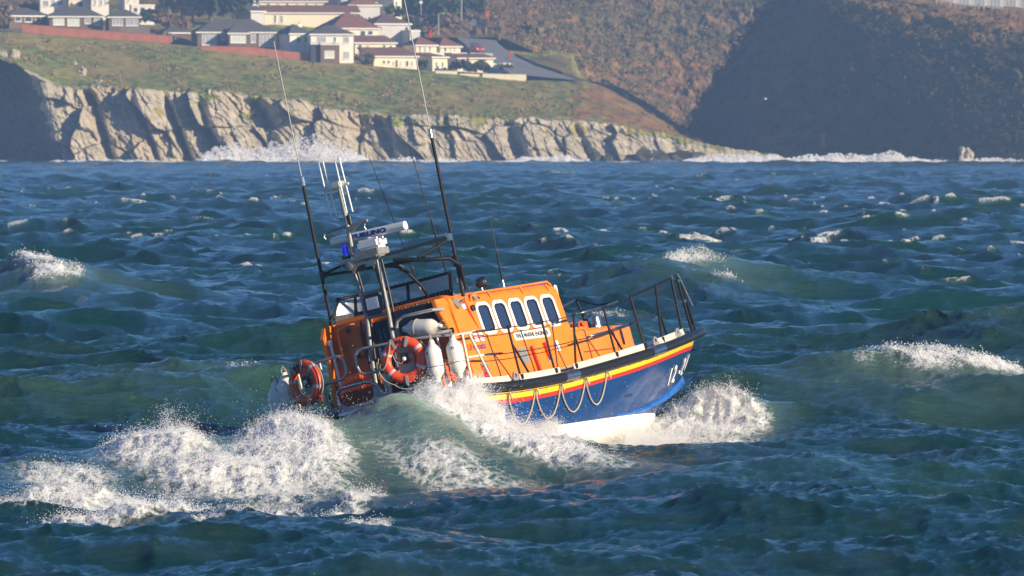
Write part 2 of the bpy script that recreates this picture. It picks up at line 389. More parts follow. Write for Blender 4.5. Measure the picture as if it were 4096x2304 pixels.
def build_sea():
    ys = np.concatenate([np.concatenate([[-130., -60., 0, 30], np.linspace(45, 92.4, 50)]), np.arange(93, 215, 0.165), 215 * (1500 / 215) ** np.linspace(0, 1, 720), np.linspace(1512, 2060, 30)])
    _o = 1.252 * (6.5 / 1.252) ** np.linspace(0, 1, 34)
    t = np.linspace(-1, 1, 520); tt = np.concatenate([-_o[::-1], t * 1.24, _o])
    hw = 0.0637 * np.maximum(ys, 90)
    x0 = tt[None, :] * hw[:, None]; y0 = np.repeat(ys[:, None], len(tt), 1)
    h, dx, dy, J = sea_sample(x0, y0)
    edge = (np.abs(tt) > 1.6)[None, :] | (ys < 70)[:, None]
    dx = np.where(edge, 0, dx); dy = np.where(edge, 0, dy)
    wk, brk, fh = froth(x0, y0); h = h + fh
    h = h * sstep(40, 90, y0) * (1 - .75 * sstep(1.3, 2.6, np.abs(tt)))[None, :]   # the mesh coarsens away from the view
    co = np.stack([x0 + dx, y0 + dy, h], -1).reshape(-1, 3)
    q0, q1 = np.percentile(J[(y0 > 150) & (y0 < 400)], [0.15, 1.25]); cap = sstep(q1, q0, J) * (1 - 0.75 * np.exp(-(((x0 - 1) / 7.5) ** 2 + ((y0 - 135) / 26) ** 2)))
    cap = cap * (0.25 + 0.75 * sstep(105, 190, y0)) * sstep(.34, .62, fbm(x0 / 16, y0 / 45, 3, 99)) * (1 - .4 * sstep(300, 900, y0))
    # trailing streaks of older foam
    st = sstep(0.70, 0.9, fbm(x0 / 3.2 + h * .4, y0 / 16, 4, 31)) * 0.30 * sstep(150, 320, y0) + sstep(.72, .9, fbm(x0 / 1.6, y0 / 9, 4, 35)) * .3 * sstep(120, 180, y0)
    surf = sstep(1360, 1408, y0) * 0.9 * sstep(0.25, 0.6, fbm(x0 / 9, y0 / 14, 4, 50) + .12)
    foam = np.clip(np.maximum(np.maximum(cap, st), np.maximum(np.maximum(wk, brk), surf)), 0, 1)
    aer_glow = np.clip(np.clip(boat_waves(x0, y0), 0, 2) ** 1.4 * 0.78 + 0.45 * wk, 0, 1) * sstep(120, 128, y0) * (y0 < 175) + 0.3 * cap * (y0 >= 175) + .30 * brk + .10 * np.clip(bumps(SWELLS, x0, y0), 0, 2)  # bubbles in foam, plus light through the crests painted as colour
    o = np_mesh('sea', co, grid_faces(*x0.shape), WATER, True, {'foam': foam.ravel(), 'aer_glow': aer_glow.ravel()})
    tag(o, kind='structure')
    return o
def water_material():
    m = bpy.data.materials.new('sea water'); m.use_nodes = True; n = m.node_tree; L = n.links
    b = n.nodes['Principled BSDF']; out = n.nodes['Material Output']
    tc = n.nodes.new('ShaderNodeTexCoord')
    fa = n.nodes.new('ShaderNodeAttribute'); fa.attribute_name = 'foam'
    aa = n.nodes.new('ShaderNodeAttribute'); aa.attribute_name = 'aer_glow'
    def mapn(scale, detail, sc, rough=0.6, dist=0.0, rot=0.0):
        mp = n.nodes.new('ShaderNodeMapping'); mp.inputs['Scale'].default_value = sc; mp.inputs['Rotation'].default_value = (0, 0, R_(rot))
        t = n.nodes.new('ShaderNodeTexNoise'); t.inputs['Scale'].default_value = scale; t.inputs['Detail'].default_value = detail; t.inputs['Roughness'].default_value = rough
        t.inputs['Distortion'].default_value = dist
        L.new(tc.outputs['Object'], mp.inputs['Vector']); L.new(mp.outputs[0], t.inputs['Vector']); return t
    def math_(op, a, bb, clamp=False):
        x = n.nodes.new('ShaderNodeMath'); x.operation = op; x.use_clamp = clamp
        for i, q in enumerate((a, bb)):
            if isinstance(q, (int, float)): x.inputs[i].default_value = q
            else: L.new(q, x.inputs[i])
        return x.outputs[0]
    # water body colour: bluer and greener patches, bubbles and painted-in crest light make it pale turquoise
    big = mapn(0.05, 3, (1, .45, 1))
    c1 = n.nodes.new('ShaderNodeValToRGB')
    c1.color_ramp.elements[0].position = .35; c1.color_ramp.elements[0].color = (.0016, .035, .049, 1)
    c1.color_ramp.elements[1].position = .68; c1.color_ramp.elements[1].color = (.0030, .058, .043, 1)
    L.new(big.outputs['Fac'], c1.inputs['Fac'])
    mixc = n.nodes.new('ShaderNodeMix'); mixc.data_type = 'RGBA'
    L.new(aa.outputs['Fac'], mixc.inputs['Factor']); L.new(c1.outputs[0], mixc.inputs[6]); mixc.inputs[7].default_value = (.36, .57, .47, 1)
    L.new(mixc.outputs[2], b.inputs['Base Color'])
    b.inputs['Roughness'].default_value = 0.09; b.inputs['IOR'].default_value = 1.33
    r1 = mapn(3.0, 9, (.42, 1.0, 1), .72, .4, -28); r2 = mapn(8, 4, (.5, 1, 1), .6, 0, 12)
    hgt = math_('ADD', r1.outputs['Fac'], math_('MULTIPLY', r2.outputs['Fac'], .16))
    bp = n.nodes.new('ShaderNodeBump'); bp.inputs['Strength'].default_value = 0.85; bp.inputs['Distance'].default_value = 0.30
    L.new(hgt, bp.inputs['Height']); L.new(bp.outputs[0], b.inputs['Normal'])
    # foam: lacy where thin, solid where thick
    f = n.nodes.new('ShaderNodeBsdfPrincipled'); f.inputs['Base Color'].default_value = (.80, .82, .81, 1); f.inputs['Roughness'].default_value = .7
    f.inputs['Subsurface Weight'].default_value = 0
    vo = n.nodes.new('ShaderNodeTexVoronoi'); vo.feature = 'DISTANCE_TO_EDGE'; vo.inputs['Scale'].default_value = 3.2
    dn = mapn(1.7, 5, (1, .55, 1)); mpv = n.nodes.new('ShaderNodeMapping'); mpv.inputs['Scale'].default_value = (1, .42, 1)
    add = n.nodes.new('ShaderNodeVectorMath'); add.operation = 'ADD'
    sc = n.nodes.new('ShaderNodeVectorMath'); sc.operation = 'SCALE'; sc.inputs['Scale'].default_value = .9
    L.new(dn.outputs['Color'], sc.inputs[0]); L.new(tc.outputs['Object'], mpv.inputs['Vector']); L.new(mpv.outputs[0], add.inputs[0]); L.new(sc.outputs[0], add.inputs[1]); L.new(add.outputs[0], vo.inputs['Vector'])
    fine = mapn(7, 6, (1, .5, 1), .7)
    lace = math_('SUBTRACT', 1.0, math_('MULTIPLY', vo.outputs['Distance'], 3.4))
    pat = math_('ADD', math_('MULTIPLY', lace, .45), math_('MULTIPLY', fine.outputs['Fac'], .55))
    fac = math_('ADD', math_('MULTIPLY', math_('SUBTRACT', pat, 1.0), 1.5), math_('MULTIPLY', fa.outputs['Fac'], 2.1))
    ss = n.nodes.new('ShaderNodeMapRange'); ss.interpolation_type = 'SMOOTHSTEP'; ss.inputs['From Min'].default_value = 0.10; ss.inputs['From Max'].default_value = 1.05
    L.new(fac, ss.inputs['Value'])
    gate = n.nodes.new('ShaderNodeMapRange'); gate.inputs['From Min'].default_value = .04; gate.inputs['From Max'].default_value = .16; L.new(fa.outputs['Fac'], gate.inputs['Value'])
    ff = math_('MULTIPLY', ss.outputs[0], gate.outputs[0], True)
    fb = n.nodes.new('ShaderNodeBump'); fb.inputs['Strength'].default_value = .8; fb.inputs['Distance'].default_value = .1
    L.new(math_('ADD', fine.outputs['Fac'], pat), fb.inputs['Height']); L.new(fb.outputs[0], f.inputs['Normal'])
    mx = n.nodes.new('ShaderNodeMixShader'); L.new(ff, mx.inputs[0]); L.new(b.outputs[0], mx.inputs[1]); L.new(f.outputs[0], mx.inputs[2]); L.new(mx.outputs[0], out.inputs[0])
    return m
WATER = water_material()
sea = build_sea()
# ------------------------------------------------------------------ coast
def land_material(name, stops, scale, rough=0.9, second=None, s2=0.3, bump=0.4, stretch=(1, .35, 1)):
    m = bpy.data.materials.new(name); m.use_nodes = True; n = m.node_tree; L = n.links; b = n.nodes['Principled BSDF']
    b.inputs['Roughness'].default_value = rough; b.inputs['Specular IOR Level'].default_value = .15
    tc = n.nodes.new('ShaderNodeTexCoord'); mp = n.nodes.new('ShaderNodeMapping'); mp.inputs['Scale'].default_value = stretch
    L.new(tc.outputs['Object'], mp.inputs['Vector'])
    nz = n.nodes.new('ShaderNodeTexNoise'); nz.inputs['Scale'].default_value = scale; nz.inputs['Detail'].default_value = 9; nz.inputs['Roughness'].default_value = .68
    L.new(mp.outputs[0], nz.inputs['Vector'])
    cr = n.nodes.new('ShaderNodeValToRGB'); e = cr.color_ramp.elements
    while len(e) < len(stops): e.new(.5)
    for q, (p, c) in zip(e, stops): q.position = p; q.color = (*c, 1)
    L.new(nz.outputs['Fac'], cr.inputs['Fac']); col = cr.outputs[0]
    if second:
        n2 = n.nodes.new('ShaderNodeTexNoise'); n2.inputs['Scale'].default_value = s2; n2.inputs['Detail'].default_value = 5; L.new(mp.outputs[0], n2.inputs['Vector'])
        c2 = n.nodes.new('ShaderNodeValToRGB'); c2.color_ramp.elements[0].position = .47; c2.color_ramp.elements[1].position = .6
        L.new(n2.outputs['Fac'], c2.inputs['Fac'])
        mx = n.nodes.new('ShaderNodeMix'); mx.data_type = 'RGBA'; L.new(c2.outputs[0], mx.inputs['Factor']); L.new(col, mx.inputs[6]); mx.inputs[7].default_value = (*second, 1)
        ml = n.nodes.new('ShaderNodeMix'); ml.data_type = 'RGBA'; ml.blend_type = 'MIX'; ml.inputs['Factor'].default_value = .55
        L.new(col, ml.inputs[6]); L.new(mx.outputs[2], ml.inputs[7]); col = ml.outputs[2]
    bp = n.nodes.new('ShaderNodeBump'); bp.inputs['Strength'].default_value = bump; bp.inputs['Distance'].default_value = .5
    L.new(nz.outputs['Fac'], bp.inputs['Height']); L.new(bp.outputs[0], b.inputs['Normal'])
    L.new(col, b.inputs['Base Color'])
    return m
ROCK = land_material('cliff rock', [(.28, (0.169, 0.147, 0.116)), (.48, (0.384, 0.339, 0.253)), (.66, (0.552, 0.494, 0.377)), (.8, (0.460, 0.369, 0.233))], .35, second=(.40, .33, .21), s2=.07, stretch=(1, 1, 1.5))
WET_SHADE_ROCK = land_material('wet and painted-shade rock', [(.3, (.03, .03, .03)), (.55, (.075, .07, .06)), (.75, (.13, .12, .10))], .5, rough=.6, stretch=(1, 1, 1.5))  # wet shore rock; on the cove its dark tone is painted shade
GRASS = land_material('rough grass', [(.36, (0.050, 0.076, 0.019)), (.46, (0.143, 0.191, 0.041)), (.56, (0.251, 0.257, 0.058)), (.66, (0.419, 0.314, 0.097))], .55, second=(0.402, 0.274, 0.090), s2=.06)
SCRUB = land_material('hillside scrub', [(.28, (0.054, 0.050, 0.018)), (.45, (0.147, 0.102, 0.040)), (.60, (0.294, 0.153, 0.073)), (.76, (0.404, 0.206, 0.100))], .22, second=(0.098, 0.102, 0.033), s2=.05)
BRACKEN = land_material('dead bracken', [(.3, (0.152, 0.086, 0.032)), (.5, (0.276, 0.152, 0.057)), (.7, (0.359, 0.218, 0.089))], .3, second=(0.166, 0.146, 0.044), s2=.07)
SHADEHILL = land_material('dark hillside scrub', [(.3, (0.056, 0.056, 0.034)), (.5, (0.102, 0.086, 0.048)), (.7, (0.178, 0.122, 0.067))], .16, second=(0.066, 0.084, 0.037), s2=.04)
ROADM = mat('asphalt', (0.19, 0.19, 0.195), 0.85, var=.2, vscale=.2)

CLIFF_TOP = [(-900, 330), (-300, 200), (-60, 205), (0, 238), (70, 262), (130, 305), (210, 345), (330, 352), (480, 345), (600, 362), (720, 368), (850, 365), (960, 380), (1080, 395), (1200, 402), (1300, 440), (1450, 455), (1600, 468), (1750, 460), (1900, 468), (2000, 478), (2150, 470), (2300, 482), (2450, 498), (2550, 520), (2650, 530), (2800, 572), (2950, 596), (3100, 618), (3190, 634), (3300, 668)]
GRASS_TOP = [(-900, 110), (-200, 125), (0, 132), (85, 134), (690, 184), (820, 192), (1330, 244), (1420, 246), (1500, 264), (1650, 280), (1750, 288), (2100, 318), (2290, 322), (2330, 318), (2420, 330), (2500, 362), (2600, 420), (2700, 492), (2800, 566), (2950, 594), (3100, 617), (3190, 633), (3300, 668)]
HILL_TOP = [(-900, 20), (0, 40), (600, 5), (1100, -10), (1500, 10), (1760, 62), (1900, 72), (2050, 95), (2200, 110), (2290, 170), (2330, 300), (2460, 420), (2600, 520), (2800, 600), (3300, 670)]
def I(tab, x): a = np.array(tab, float); return np.interp(x, a[:, 0], a[:, 1])
def zrow(row, y): return CAM_Z - (row - HORIZON) * y / F_PX
def build_headland():
    nc = 860; px = np.linspace(-800, 3290, nc)
    nF, nG, nT, nK = 104, 56, 40, 6
    top, gr, hl = I(CLIFF_TOP, px), I(GRASS_TOP, px), I(HILL_TOP, px)
    top = top + 20 * (fbm(px / 70, px * 0 + 3, 4, 4) - .5) + 9 * (vnoise(px / 16, px * 0, 9) - .5)
    tops = I(CLIFF_TOP, px); tops = np.convolve(np.pad(tops, 30, 'edge'), np.ones(61) / 61, 'valid'); zts = zrow(np.minimum(tops, 664), 1438)
    zt = zrow(top, 1438); zg = zrow(np.minimum(gr, top - 2), 1560); zh = zrow(hl, 1720)
    zback = np.where(px < 2290, zrow(hl - 190, 1950), zh - 6)
    rows = []
    xs = lambda y: (px - 2048) * y / F_PX
    foot_y = 1419 + 5 * (fbm(px / 260, px * 0 + 8, 3, 61) - .5) + np.where(px > 2550, (px - 2550) * .008, 0)
    for t in np.linspace(0, 1, nF):
        y = foot_y + (1438 - foot_y) * t ** 1.15; z = -3.5 + (zt + 3.5) * t
        x = xs(1430)
        rows.append((x, y, z, np.full(nc, t), np.zeros(nc)))
    for t in np.linspace(0, 1, nG + 1)[1:]:
        y = 1438 + (1560 - 1438) * t + 0 * px; sag = np.sin(np.pi * t) * 0.5
        rows.append((xs(1430) + (xs(1560) - xs(1430)) * t, y, zts + (zg - zts) * (t * .92 + .08 * t * t) - sag + (zt - zts) * np.exp(-t * 16), np.full(nc, 1 + t), np.full(nc, t)))
    for t in np.linspace(0, 1, nT + 1)[1:]:
        y = 1560 + 160 * t + 0 * px
        rows.append((xs(1560) + (xs(1720) - xs(1560)) * t, y, zg + (zh - zg) * t, np.full(nc, 2 + t), np.full(nc, t)))
    for t in np.linspace(0, 1, nK + 1)[1:]:
        rows.append((xs(1720 + 230 * t), 1720 + 230 * t + 0 * px, zh + (zback - zh) * t, np.full(nc, 3 + t), np.full(nc, t)))
    X, Y, Z, P, T = (np.array([r[k] for r in rows]) for k in range(5))
    # cliff relief: leaning fins and blocks, each a tilted facet
    H = np.maximum(zt, 3)[None, :]
    lean = X + .42 * Z + .9 * fbm(X / 4, Z / 4, 4, 3)
    f1, f2, cid, ox, oy = voronoi(lean / 7.2 + .5 * vnoise(X / 13, Z / 13, 66), Z / 7 + .5 * fbm(X / 9, Z / 9, 3, 12), 21)
    g1, g2, gid, gx, gy = voronoi(lean / 2.1 + 7, Z / 3.4, 22)
    k1, k2, kid, kx, ky = voronoi(lean / .75 + 3, Z / 1.15, 24)
    blk = 4.6 * (cid - .5) - 5.6 * ox * (-0.30 + 1.6 * _hash((cid * 9999).astype(int), (cid * 777).astype(int), 3)) - 3.2 * oy * (cid - .5) + 1.0 * (gid - .5) - 1.5 * gx * (gid - .15) - .8 * gy * (gid - .3) + .40 * (kid - .5) - .34 * kx - .3 * ky
    crev = -1.2 * sstep(.05, .0, f2 - f1)
    rel = blk + crev + .5 * (fbm(X / .9, Z / .9, 4, 8) - .5)
    amt = sstep(0.0, .08, P) * sstep(1.12, .90, P) * np.clip(H / 9, .25, 1.25) * (1 - .55 * sstep(300, 160, px))[None, :]
    # deep gullies seen in the cliff
    for gpx, gw, gd in ((395, 26, 6), (575, 16, 4), (700, 22, 7), (828, 30, 5), (1055, 55, 6), (1440, 70, 7), (1520, 30, 5), (2030, 45, 5), (2300, 26, 4), (2660, 30, 4)):
        gxw = (gpx - 2048) * 1430 / F_PX; sk = lean - .45 * 7 - gxw
        rel = rel - gd * np.exp(-(sk / (gw * 1430 / F_PX * .75)) ** 2) * sstep(1.05, .8, P)
    # the far left of the cliff turns away from the sun into a cove
    cq = px[None, :] + 150 * np.clip(P, 0, 1); cove = sstep(345, 180, cq) * (P < 1)
    Y = Y - rel * amt + cove * (1 - P * .15) * np.maximum(0, 345 - cq) * .16
    Z = Z + .35 * amt * (gid - .5) * np.sin(np.clip(P, 0, 1) * np.pi)
    # ledges at the foot
    foot = sstep(.34, .0, P); f_ = fbm(X / 4.2, Z / 2 + 5, 4, 71)
    Y = Y - foot * 6.5 * np.maximum(0, f_ - .32) * 1.6
    # grass humps
    gm = sstep(1.0, 1.08, P)
    Z = Z + gm * (1.1 * (fbm((X + .4 * Y) / 6.5, (Y - .8 * X) / 19, 4, 41) - .5) + .22 * (fbm((X - .3 * Y) / 2.1, (Y + X) / 7, 4, 42) - .5)) * np.where(P > 1.9, .35, 1)
    Z = np.where((px[None, :] > 2290) & (P > 1), Z + .9 * (fbm(X / 3, Y / 7, 4, 43) - .5), Z)
    o = np_mesh('headland', np.stack([X, Y, Z], -1).reshape(-1, 3), grid_faces(*X.shape), [ROCK, GRASS, BRACKEN, WET_SHADE_ROCK, SCRUB], True)
    n_ = fbm(X / 3.0, Z / 1.6 + Y / 20, 4, 90)
    slope_edge = 1.0 + .10 * (fbm(X / 5, X * 0 + 2, 3, 17) - .35)
    mi = np.where(P < slope_edge - .30 * sstep(.55, .75, n_) * (P > .55), 0, 1)
    mi = np.where((P < .13 + .16 * (n_ - .3)) | ((P < slope_edge) & (px[None, :] + 0 * P < 300 - 190 * P + 90 * (n_ - .5))), 3, mi)  # wet foot; cove face gets darker rock to paint in deeper shade
    pxx = px[None, :] + 0 * P
    mi = np.where((mi == 1) & (pxx > 2290 + 260 * (n_ - .5) + 120 * (P - 1.5)) & (P > 1.12 + .5 * (n_ - .5)), 2, mi)
    mi = np.where((P > 2.0) & (pxx < 2300), np.where(n_ > .55, 1, 4), mi)
    me = o.data; mi_f = mi[:-1, :-1].ravel()
    me.polygons.foreach_set('material_index', mi_f.astype(np.int32))
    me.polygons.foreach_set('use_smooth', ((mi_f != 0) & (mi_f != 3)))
    tag(o, kind='structure'); return o
headland = build_headland()

def lump_sheet(name, pxs, knots, nr, mats, amp, seed, sx=3.2, extra=None, ny=5.0):
    """hillside sheet: knots = list of (y, table of rows); bushy lumps pushed out of it"""
    px = pxs; ks = len(knots) - 1; rows = []
    for i in range(ks):
        (ya, ta), (yb, tb) = knots[i], knots[i + 1]
        YA = I(ya, px) if isinstance(ya, list) else ya + 0 * px; YB = I(yb, px) if isinstance(yb, list) else yb + 0 * px
        ZA, ZB = zrow(I(ta, px), YA), zrow(I(tb, px), YB); XA, XB = (px - 2048) * YA / F_PX, (px - 2048) * YB / F_PX
        n = nr[i]
        for t in np.linspace(0, 1, n + 1)[(1 if i else 0):]:
            rows.append((XA + (XB - XA) * t, YA + (YB - YA) * t, ZA + (ZB - ZA) * t, np.full(len(px), i + t)))
    X, Y, Z, P = (np.array([r[k] for r in rows]) for k in range(4))
    wx, wz = X + Y * .12 + 1.5 * fbm(X / 4, Z / 4, 3, seed + 6), Z * 1.25 + 1.5 * fbm(X / 4 + 9, Z / 4, 3, seed + 7)
    a1, a2, aid, _, _ = voronoi(wx / sx, wz / sx, seed); b1, b2, bid, _, _ = voronoi(wx / (sx * .4), wz / (sx * .4), seed + 1)
    lump = amp * (np.sqrt(np.clip(1 - (a1 * 1.25) ** 2, 0, 1)) * (.4 + aid) + .42 * np.sqrt(np.clip(1 - (b1 * 1.25) ** 2, 0, 1)) * (.3 + bid) + 1.0 * (fbm(X / 1.2, Z / 1.2, 4, seed + 2) - .5) + 2.2 * (fbm(X / 11, Z / 11, 3, seed + 3) - .5))
    lump = lump * sstep(0, .06, P)
    Y = Y - lump * .8; Z = Z + lump * .55
    o = np_mesh(name, np.stack([X, Y, Z], -1).reshape(-1, 3), grid_faces(*X.shape), mats, True)
    n_ = .6 * aid + .4 * fbm(X / 9, Z / 7, 4, seed + 4)
    mi = (n_ > .62).astype(int)
    if extra is not None: mi = extra(mi, px[None, :] + 0 * P, P, n_)
    o.data.polygons.foreach_set('material_index', mi[:-1, :-1].ravel().astype(np.int32))
    tag(o, kind='structure'); return o
B_FOOT = [(1700, 150), (2000, 150), (2100, 190), (2200, 240), (2330, 330), (2460, 430), (2700, 600), (2850, 650), (3300, 660)]
B_TOP = [(1700, -40), (1900, -60), (2000, -60), (2100, -90), (2300, -160), (3300, -260)]
bushhill = lump_sheet('bushy_hillside', np.linspace(1700, 3300, 420), [(1635, B_FOOT), (1860, B_TOP)], [190], [SCRUB, BRACKEN], 1.25, 130,
    extra=lambda mi, px, P, n: np.where(px < 2500 - 500 * P, mi, np.where(n > .74, 1, 0)))
R_EDGE_Y = [(2600, 1580), (2750, 1555), (3000, 1510), (3400, 1460), (4096, 1390), (4700, 1360)]
R_FOOT = [(2600, 668), (4700, 662)]
R_CREST_Y = [(2600, 1586), (2750, 1565), (3060, 1540), (3400, 1510), (4096, 1460), (4700, 1430)]
R_CREST = [(2600, 640), (2700, 560), (2760, 505), (2850, 345), (2930, 225), (3060, 20), (3120, -40), (3250, -50), (3390, 8), (3550, 42), (3700, 75), (3900, 112), (4096, 145), (4700, 260)]
R_PLAT = [(2600, 660), (2700, 590), (2760, 560), (2850, 420), (3060, 130), (3200, 0), (3390, -8), (3700, 40), (4096, 85), (4700, 190)]
R_BACK = [(2600, 670), (2760, 620), (3060, 260), (3200, 60), (3390, -30), (3700, -30), (4096, 20), (4700, 120)]
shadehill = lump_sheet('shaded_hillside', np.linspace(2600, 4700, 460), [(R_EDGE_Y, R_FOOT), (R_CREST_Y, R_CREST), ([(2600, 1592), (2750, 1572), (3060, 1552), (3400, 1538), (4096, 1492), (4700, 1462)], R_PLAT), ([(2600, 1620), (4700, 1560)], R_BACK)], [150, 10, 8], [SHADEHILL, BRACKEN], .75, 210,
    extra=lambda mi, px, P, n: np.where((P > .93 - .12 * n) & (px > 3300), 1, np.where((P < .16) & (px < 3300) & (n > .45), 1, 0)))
# ------------------------------------------------------------------ lifeboat (boat frame: x forward, y to port, z up from the waterline)
def boat_matrix(th=31.5, phi=12.5, p=2.5, org=(0.62, 150.0, 0.0)):
    th, phi, p = R_(th), R_(phi), R_(p)
    f = Vector((math.sin(th) * math.cos(p), math.cos(th) * math.cos(p), math.sin(p)))
    u0 = Vector((-math.sin(th) * math.sin(p), -math.cos(th) * math.sin(p), math.cos(p)))
    p0 = Vector((-math.cos(th), math.sin(th), 0))
    l = p0 * math.cos(phi) - u0 * math.sin(phi); u = u0 * math.cos(phi) + p0 * math.sin(phi)
    return Matrix(((f.x, l.x, u.x, org[0]), (f.y, l.y, u.y, org[1]), (f.z, l.z, u.z, org[2]), (0, 0, 0, 1)))
BM = boat_matrix()
boat = tag(empty('lifeboat', BM), 'orange and navy lifeboat with white bottom ploughing through the waves', 'lifeboat')
def bp(mb, name, m, bevel=0, smooth=None, parent=None, label=None):
    o = mb.build(name, m, parent if parent is not None else boat, smooth=smooth, bevel=bevel)
    if label: o['label'] = label
    return o
def btube(name, pts, r, m, parent=None, n=8, label=None):
    mb = MB(); mb.tube(pts, r, n); return bp(mb, name, m, smooth=50, parent=parent, label=label)
def bbox(name, c, d, m, bevel=0.01, parent=None, rot=None, label=None):
    mb = MB(); mb.box(c, d, rot); return bp(mb, name, m, bevel=bevel, parent=parent, label=label)
PLX = [-5.68, -5.65, -5.55, -5.4, -5.2, -4.9, -4, -3, -2, -1, 0, 1, 2, 3, 4, 4.7, 5.3, 5.7, 5.98]
PLY = [0, .5, 1.0, 1.5, 1.75, 1.9, 1.98, 2.0, 2.0, 2.0, 1.99, 1.94, 1.82, 1.60, 1.26, .95, .62, .32, 0]
SHX = [-5.7, -5, -4, -3, -2, -1, 0, 1, 2, 3, 4, 5, 6]
SHZ = [1.06, .985, .945, .95, .985, 1.05, 1.13, 1.21, 1.31, 1.41, 1.51, 1.58, 1.64]
def hb(x): return float(np.interp(x, PLX, PLY))
def smooth_tab(xs, ys, x):                          # soft interpolation of the tables
    return float(np.mean([np.interp(x + d, xs, ys) for d in (-.35, -.2, 0, .2, .35)]))
def sheer(x): return smooth_tab(SHX, SHZ, x)
# deck edge as one path from the middle of the stern, round the quarter, to the stem (starboard = negative y)
def edge_path(n=90):
    dense = []
    for a, b in zip(range(len(PLX) - 1), range(1, len(PLX))):
        for t in np.linspace(0, 1, 9)[:-1]: dense.append((PLX[a] + (PLX[b] - PLX[a]) * t, PLY[a] + (PLY[b] - PLY[a]) * t))
    dense.append((PLX[-1], 0.0)); P = np.array(dense)
    for _ in range(14): P[1:-1] = P[1:-1] * .5 + (P[:-2] + P[2:]) * .25
    s = np.concatenate([[0], np.cumsum(np.hypot(*np.diff(P, axis=0).T))]); q = np.linspace(0, s[-1], n)
    return np.stack([np.interp(q, s, P[:, 0]), np.interp(q, s, P[:, 1])], 1)
EDGE = edge_path()
NS = len(EDGE)
BTX = [-5.68, -5.4, -4.9, -3, -1, 0, 1, 2, 2.8, 3.4, 3.85]           # boot-top half breadths
BTY = [0, 1.35, 1.66, 1.76, 1.74, 1.66, 1.50, 1.20, .78, .38, 0]
STEM_Z = [-1.0, -.36, -.06, .07, .19, .45, .64, 1.0, 1.23, 1.5, 1.66]
STEM_X = [.6, 2.5, 3.4, 3.72, 3.97, 4.62, 4.98, 5.38, 5.62, 5.85, 5.98]
def top_pt(i, drop=0.0):
    x, y = EDGE[i]; return x, y, sheer(x) - drop
def boot_pt(i):
    x, y = EDGE[i]; xd0, xd1 = -5.68, 5.98
    if x > -5.3:
        xb = -5.25 + (x + 5.3) / (5.98 + 5.3) * (3.78 + 5.25); yb = smooth_tab(BTX, BTY, xb) if xb < 3.2 else float(np.interp(xb, BTX, BTY))
        if x < -4.6: yb = min(yb, y * .93)
        zb = .06 + .02 * max(0, x) / 5
        return xb, yb, zb
    return x + .05, y * .93, .06
def hull_pt(i, w):                                   # w 0 = boot-top, 1 = deck edge
    a, b = boot_pt(i), top_pt(i)
    z = a[2] + (b[2] - a[2]) * w
    fl = w ** (1.0 + .35 * sstep(-1, 4, b[0]))
    x, y = a[0] + (b[0] - a[0]) * w, a[1] + (b[1] - a[1]) * fl
    if b[0] > 2.5:                                   # stem follows its rake
        q = sstep(2.5, 5.9, b[0]); xl = float(np.interp(z, STEM_Z, STEM_X)) ; xe = xl - (5.98 - b[0]) * (1 - .25 * (1 - w))
        x = x * (1 - q) + xe * q
    return x, y, z
def keel_pt(i, w):                                   # w 0 = keel, 1 = boot-top
    a = boot_pt(i); x, y, z = a
    kx = x; kz = float(np.interp(x, [-5.6, -3, -1, 1.2, 2.5, 2.92, 3.5, 3.78], [-.70, -.95, -.95, -.76, -.38, -.26, -.05, .06]))
    t = 1 - w
    return x + (kx - x) * t, y * (1 - t ** 2.2), z + (kz - z) * (t ** .9)
mir = lambda p: (p[0], -p[1], p[2])
def strip(fn, w0, w1, n, side, off=0.0):
    rows = []
    for w_ in np.linspace(w0, w1, n):
        row = []
        for i in range(NS):
            x, y, z = fn(i, w_)
            if off:
                j0, j1 = max(0, i - 1), min(NS - 1, i + 1); d = EDGE[j1] - EDGE[j0]; nn = np.array([-d[1], d[0]]) / (np.hypot(*d) + 1e-9)
                x += nn[0] * off * (1 if y >= 0 else 1); y += nn[1] * off
            row.append((x, y * side, z))
        rows.append(row)
    return rows
def band_w(i, below):                                # fraction of the side at a given drop below the deck edge
    a, b = boot_pt(i), top_pt(i); return 1 - below / max(b[2] - a[2], .2)
mb = MB()
for s in (-1, 1): mb.grid(strip(hull_pt, 0, 1, 14, s))
hull = bp(mb, 'hull', BLUE, smooth=180, label='navy blue hull side')
mb = MB()
for s in (-1, 1): mb.grid(strip(keel_pt, 0, 1, 12, s))
bp(mb, 'hull_bottom', WHITE, smooth=180)
def band(name, d0, d1, m, off):
    mb = MB()
    for s in (-1, 1): mb.grid([[(p[0], p[1] * s, p[2]) for p in [offp(i, band_w(i, d), off) for i in range(12, NS)]] for d in (d0, d1)])
    return bp(mb, name, m, smooth=180)
def offp(i, w_, off):
    x, y, z = hull_pt(i, w_); j0, j1 = max(0, i - 1), min(NS - 1, i + 1); a, b = hull_pt(j0, w_), hull_pt(j1, w_)
    d = np.array([b[0] - a[0], b[1] - a[1]]); nn = np.array([-d[1], d[0]]) / (np.hypot(*d) + 1e-9)
    if nn[1] < 0 and i < NS - 4: nn = -nn
    return x + nn[0] * off, max(0, y + nn[1] * off), z
band('yellow_stripe', .215, .305, YELLOW, .006); band('red_stripe', .305, .38, RED, .006)
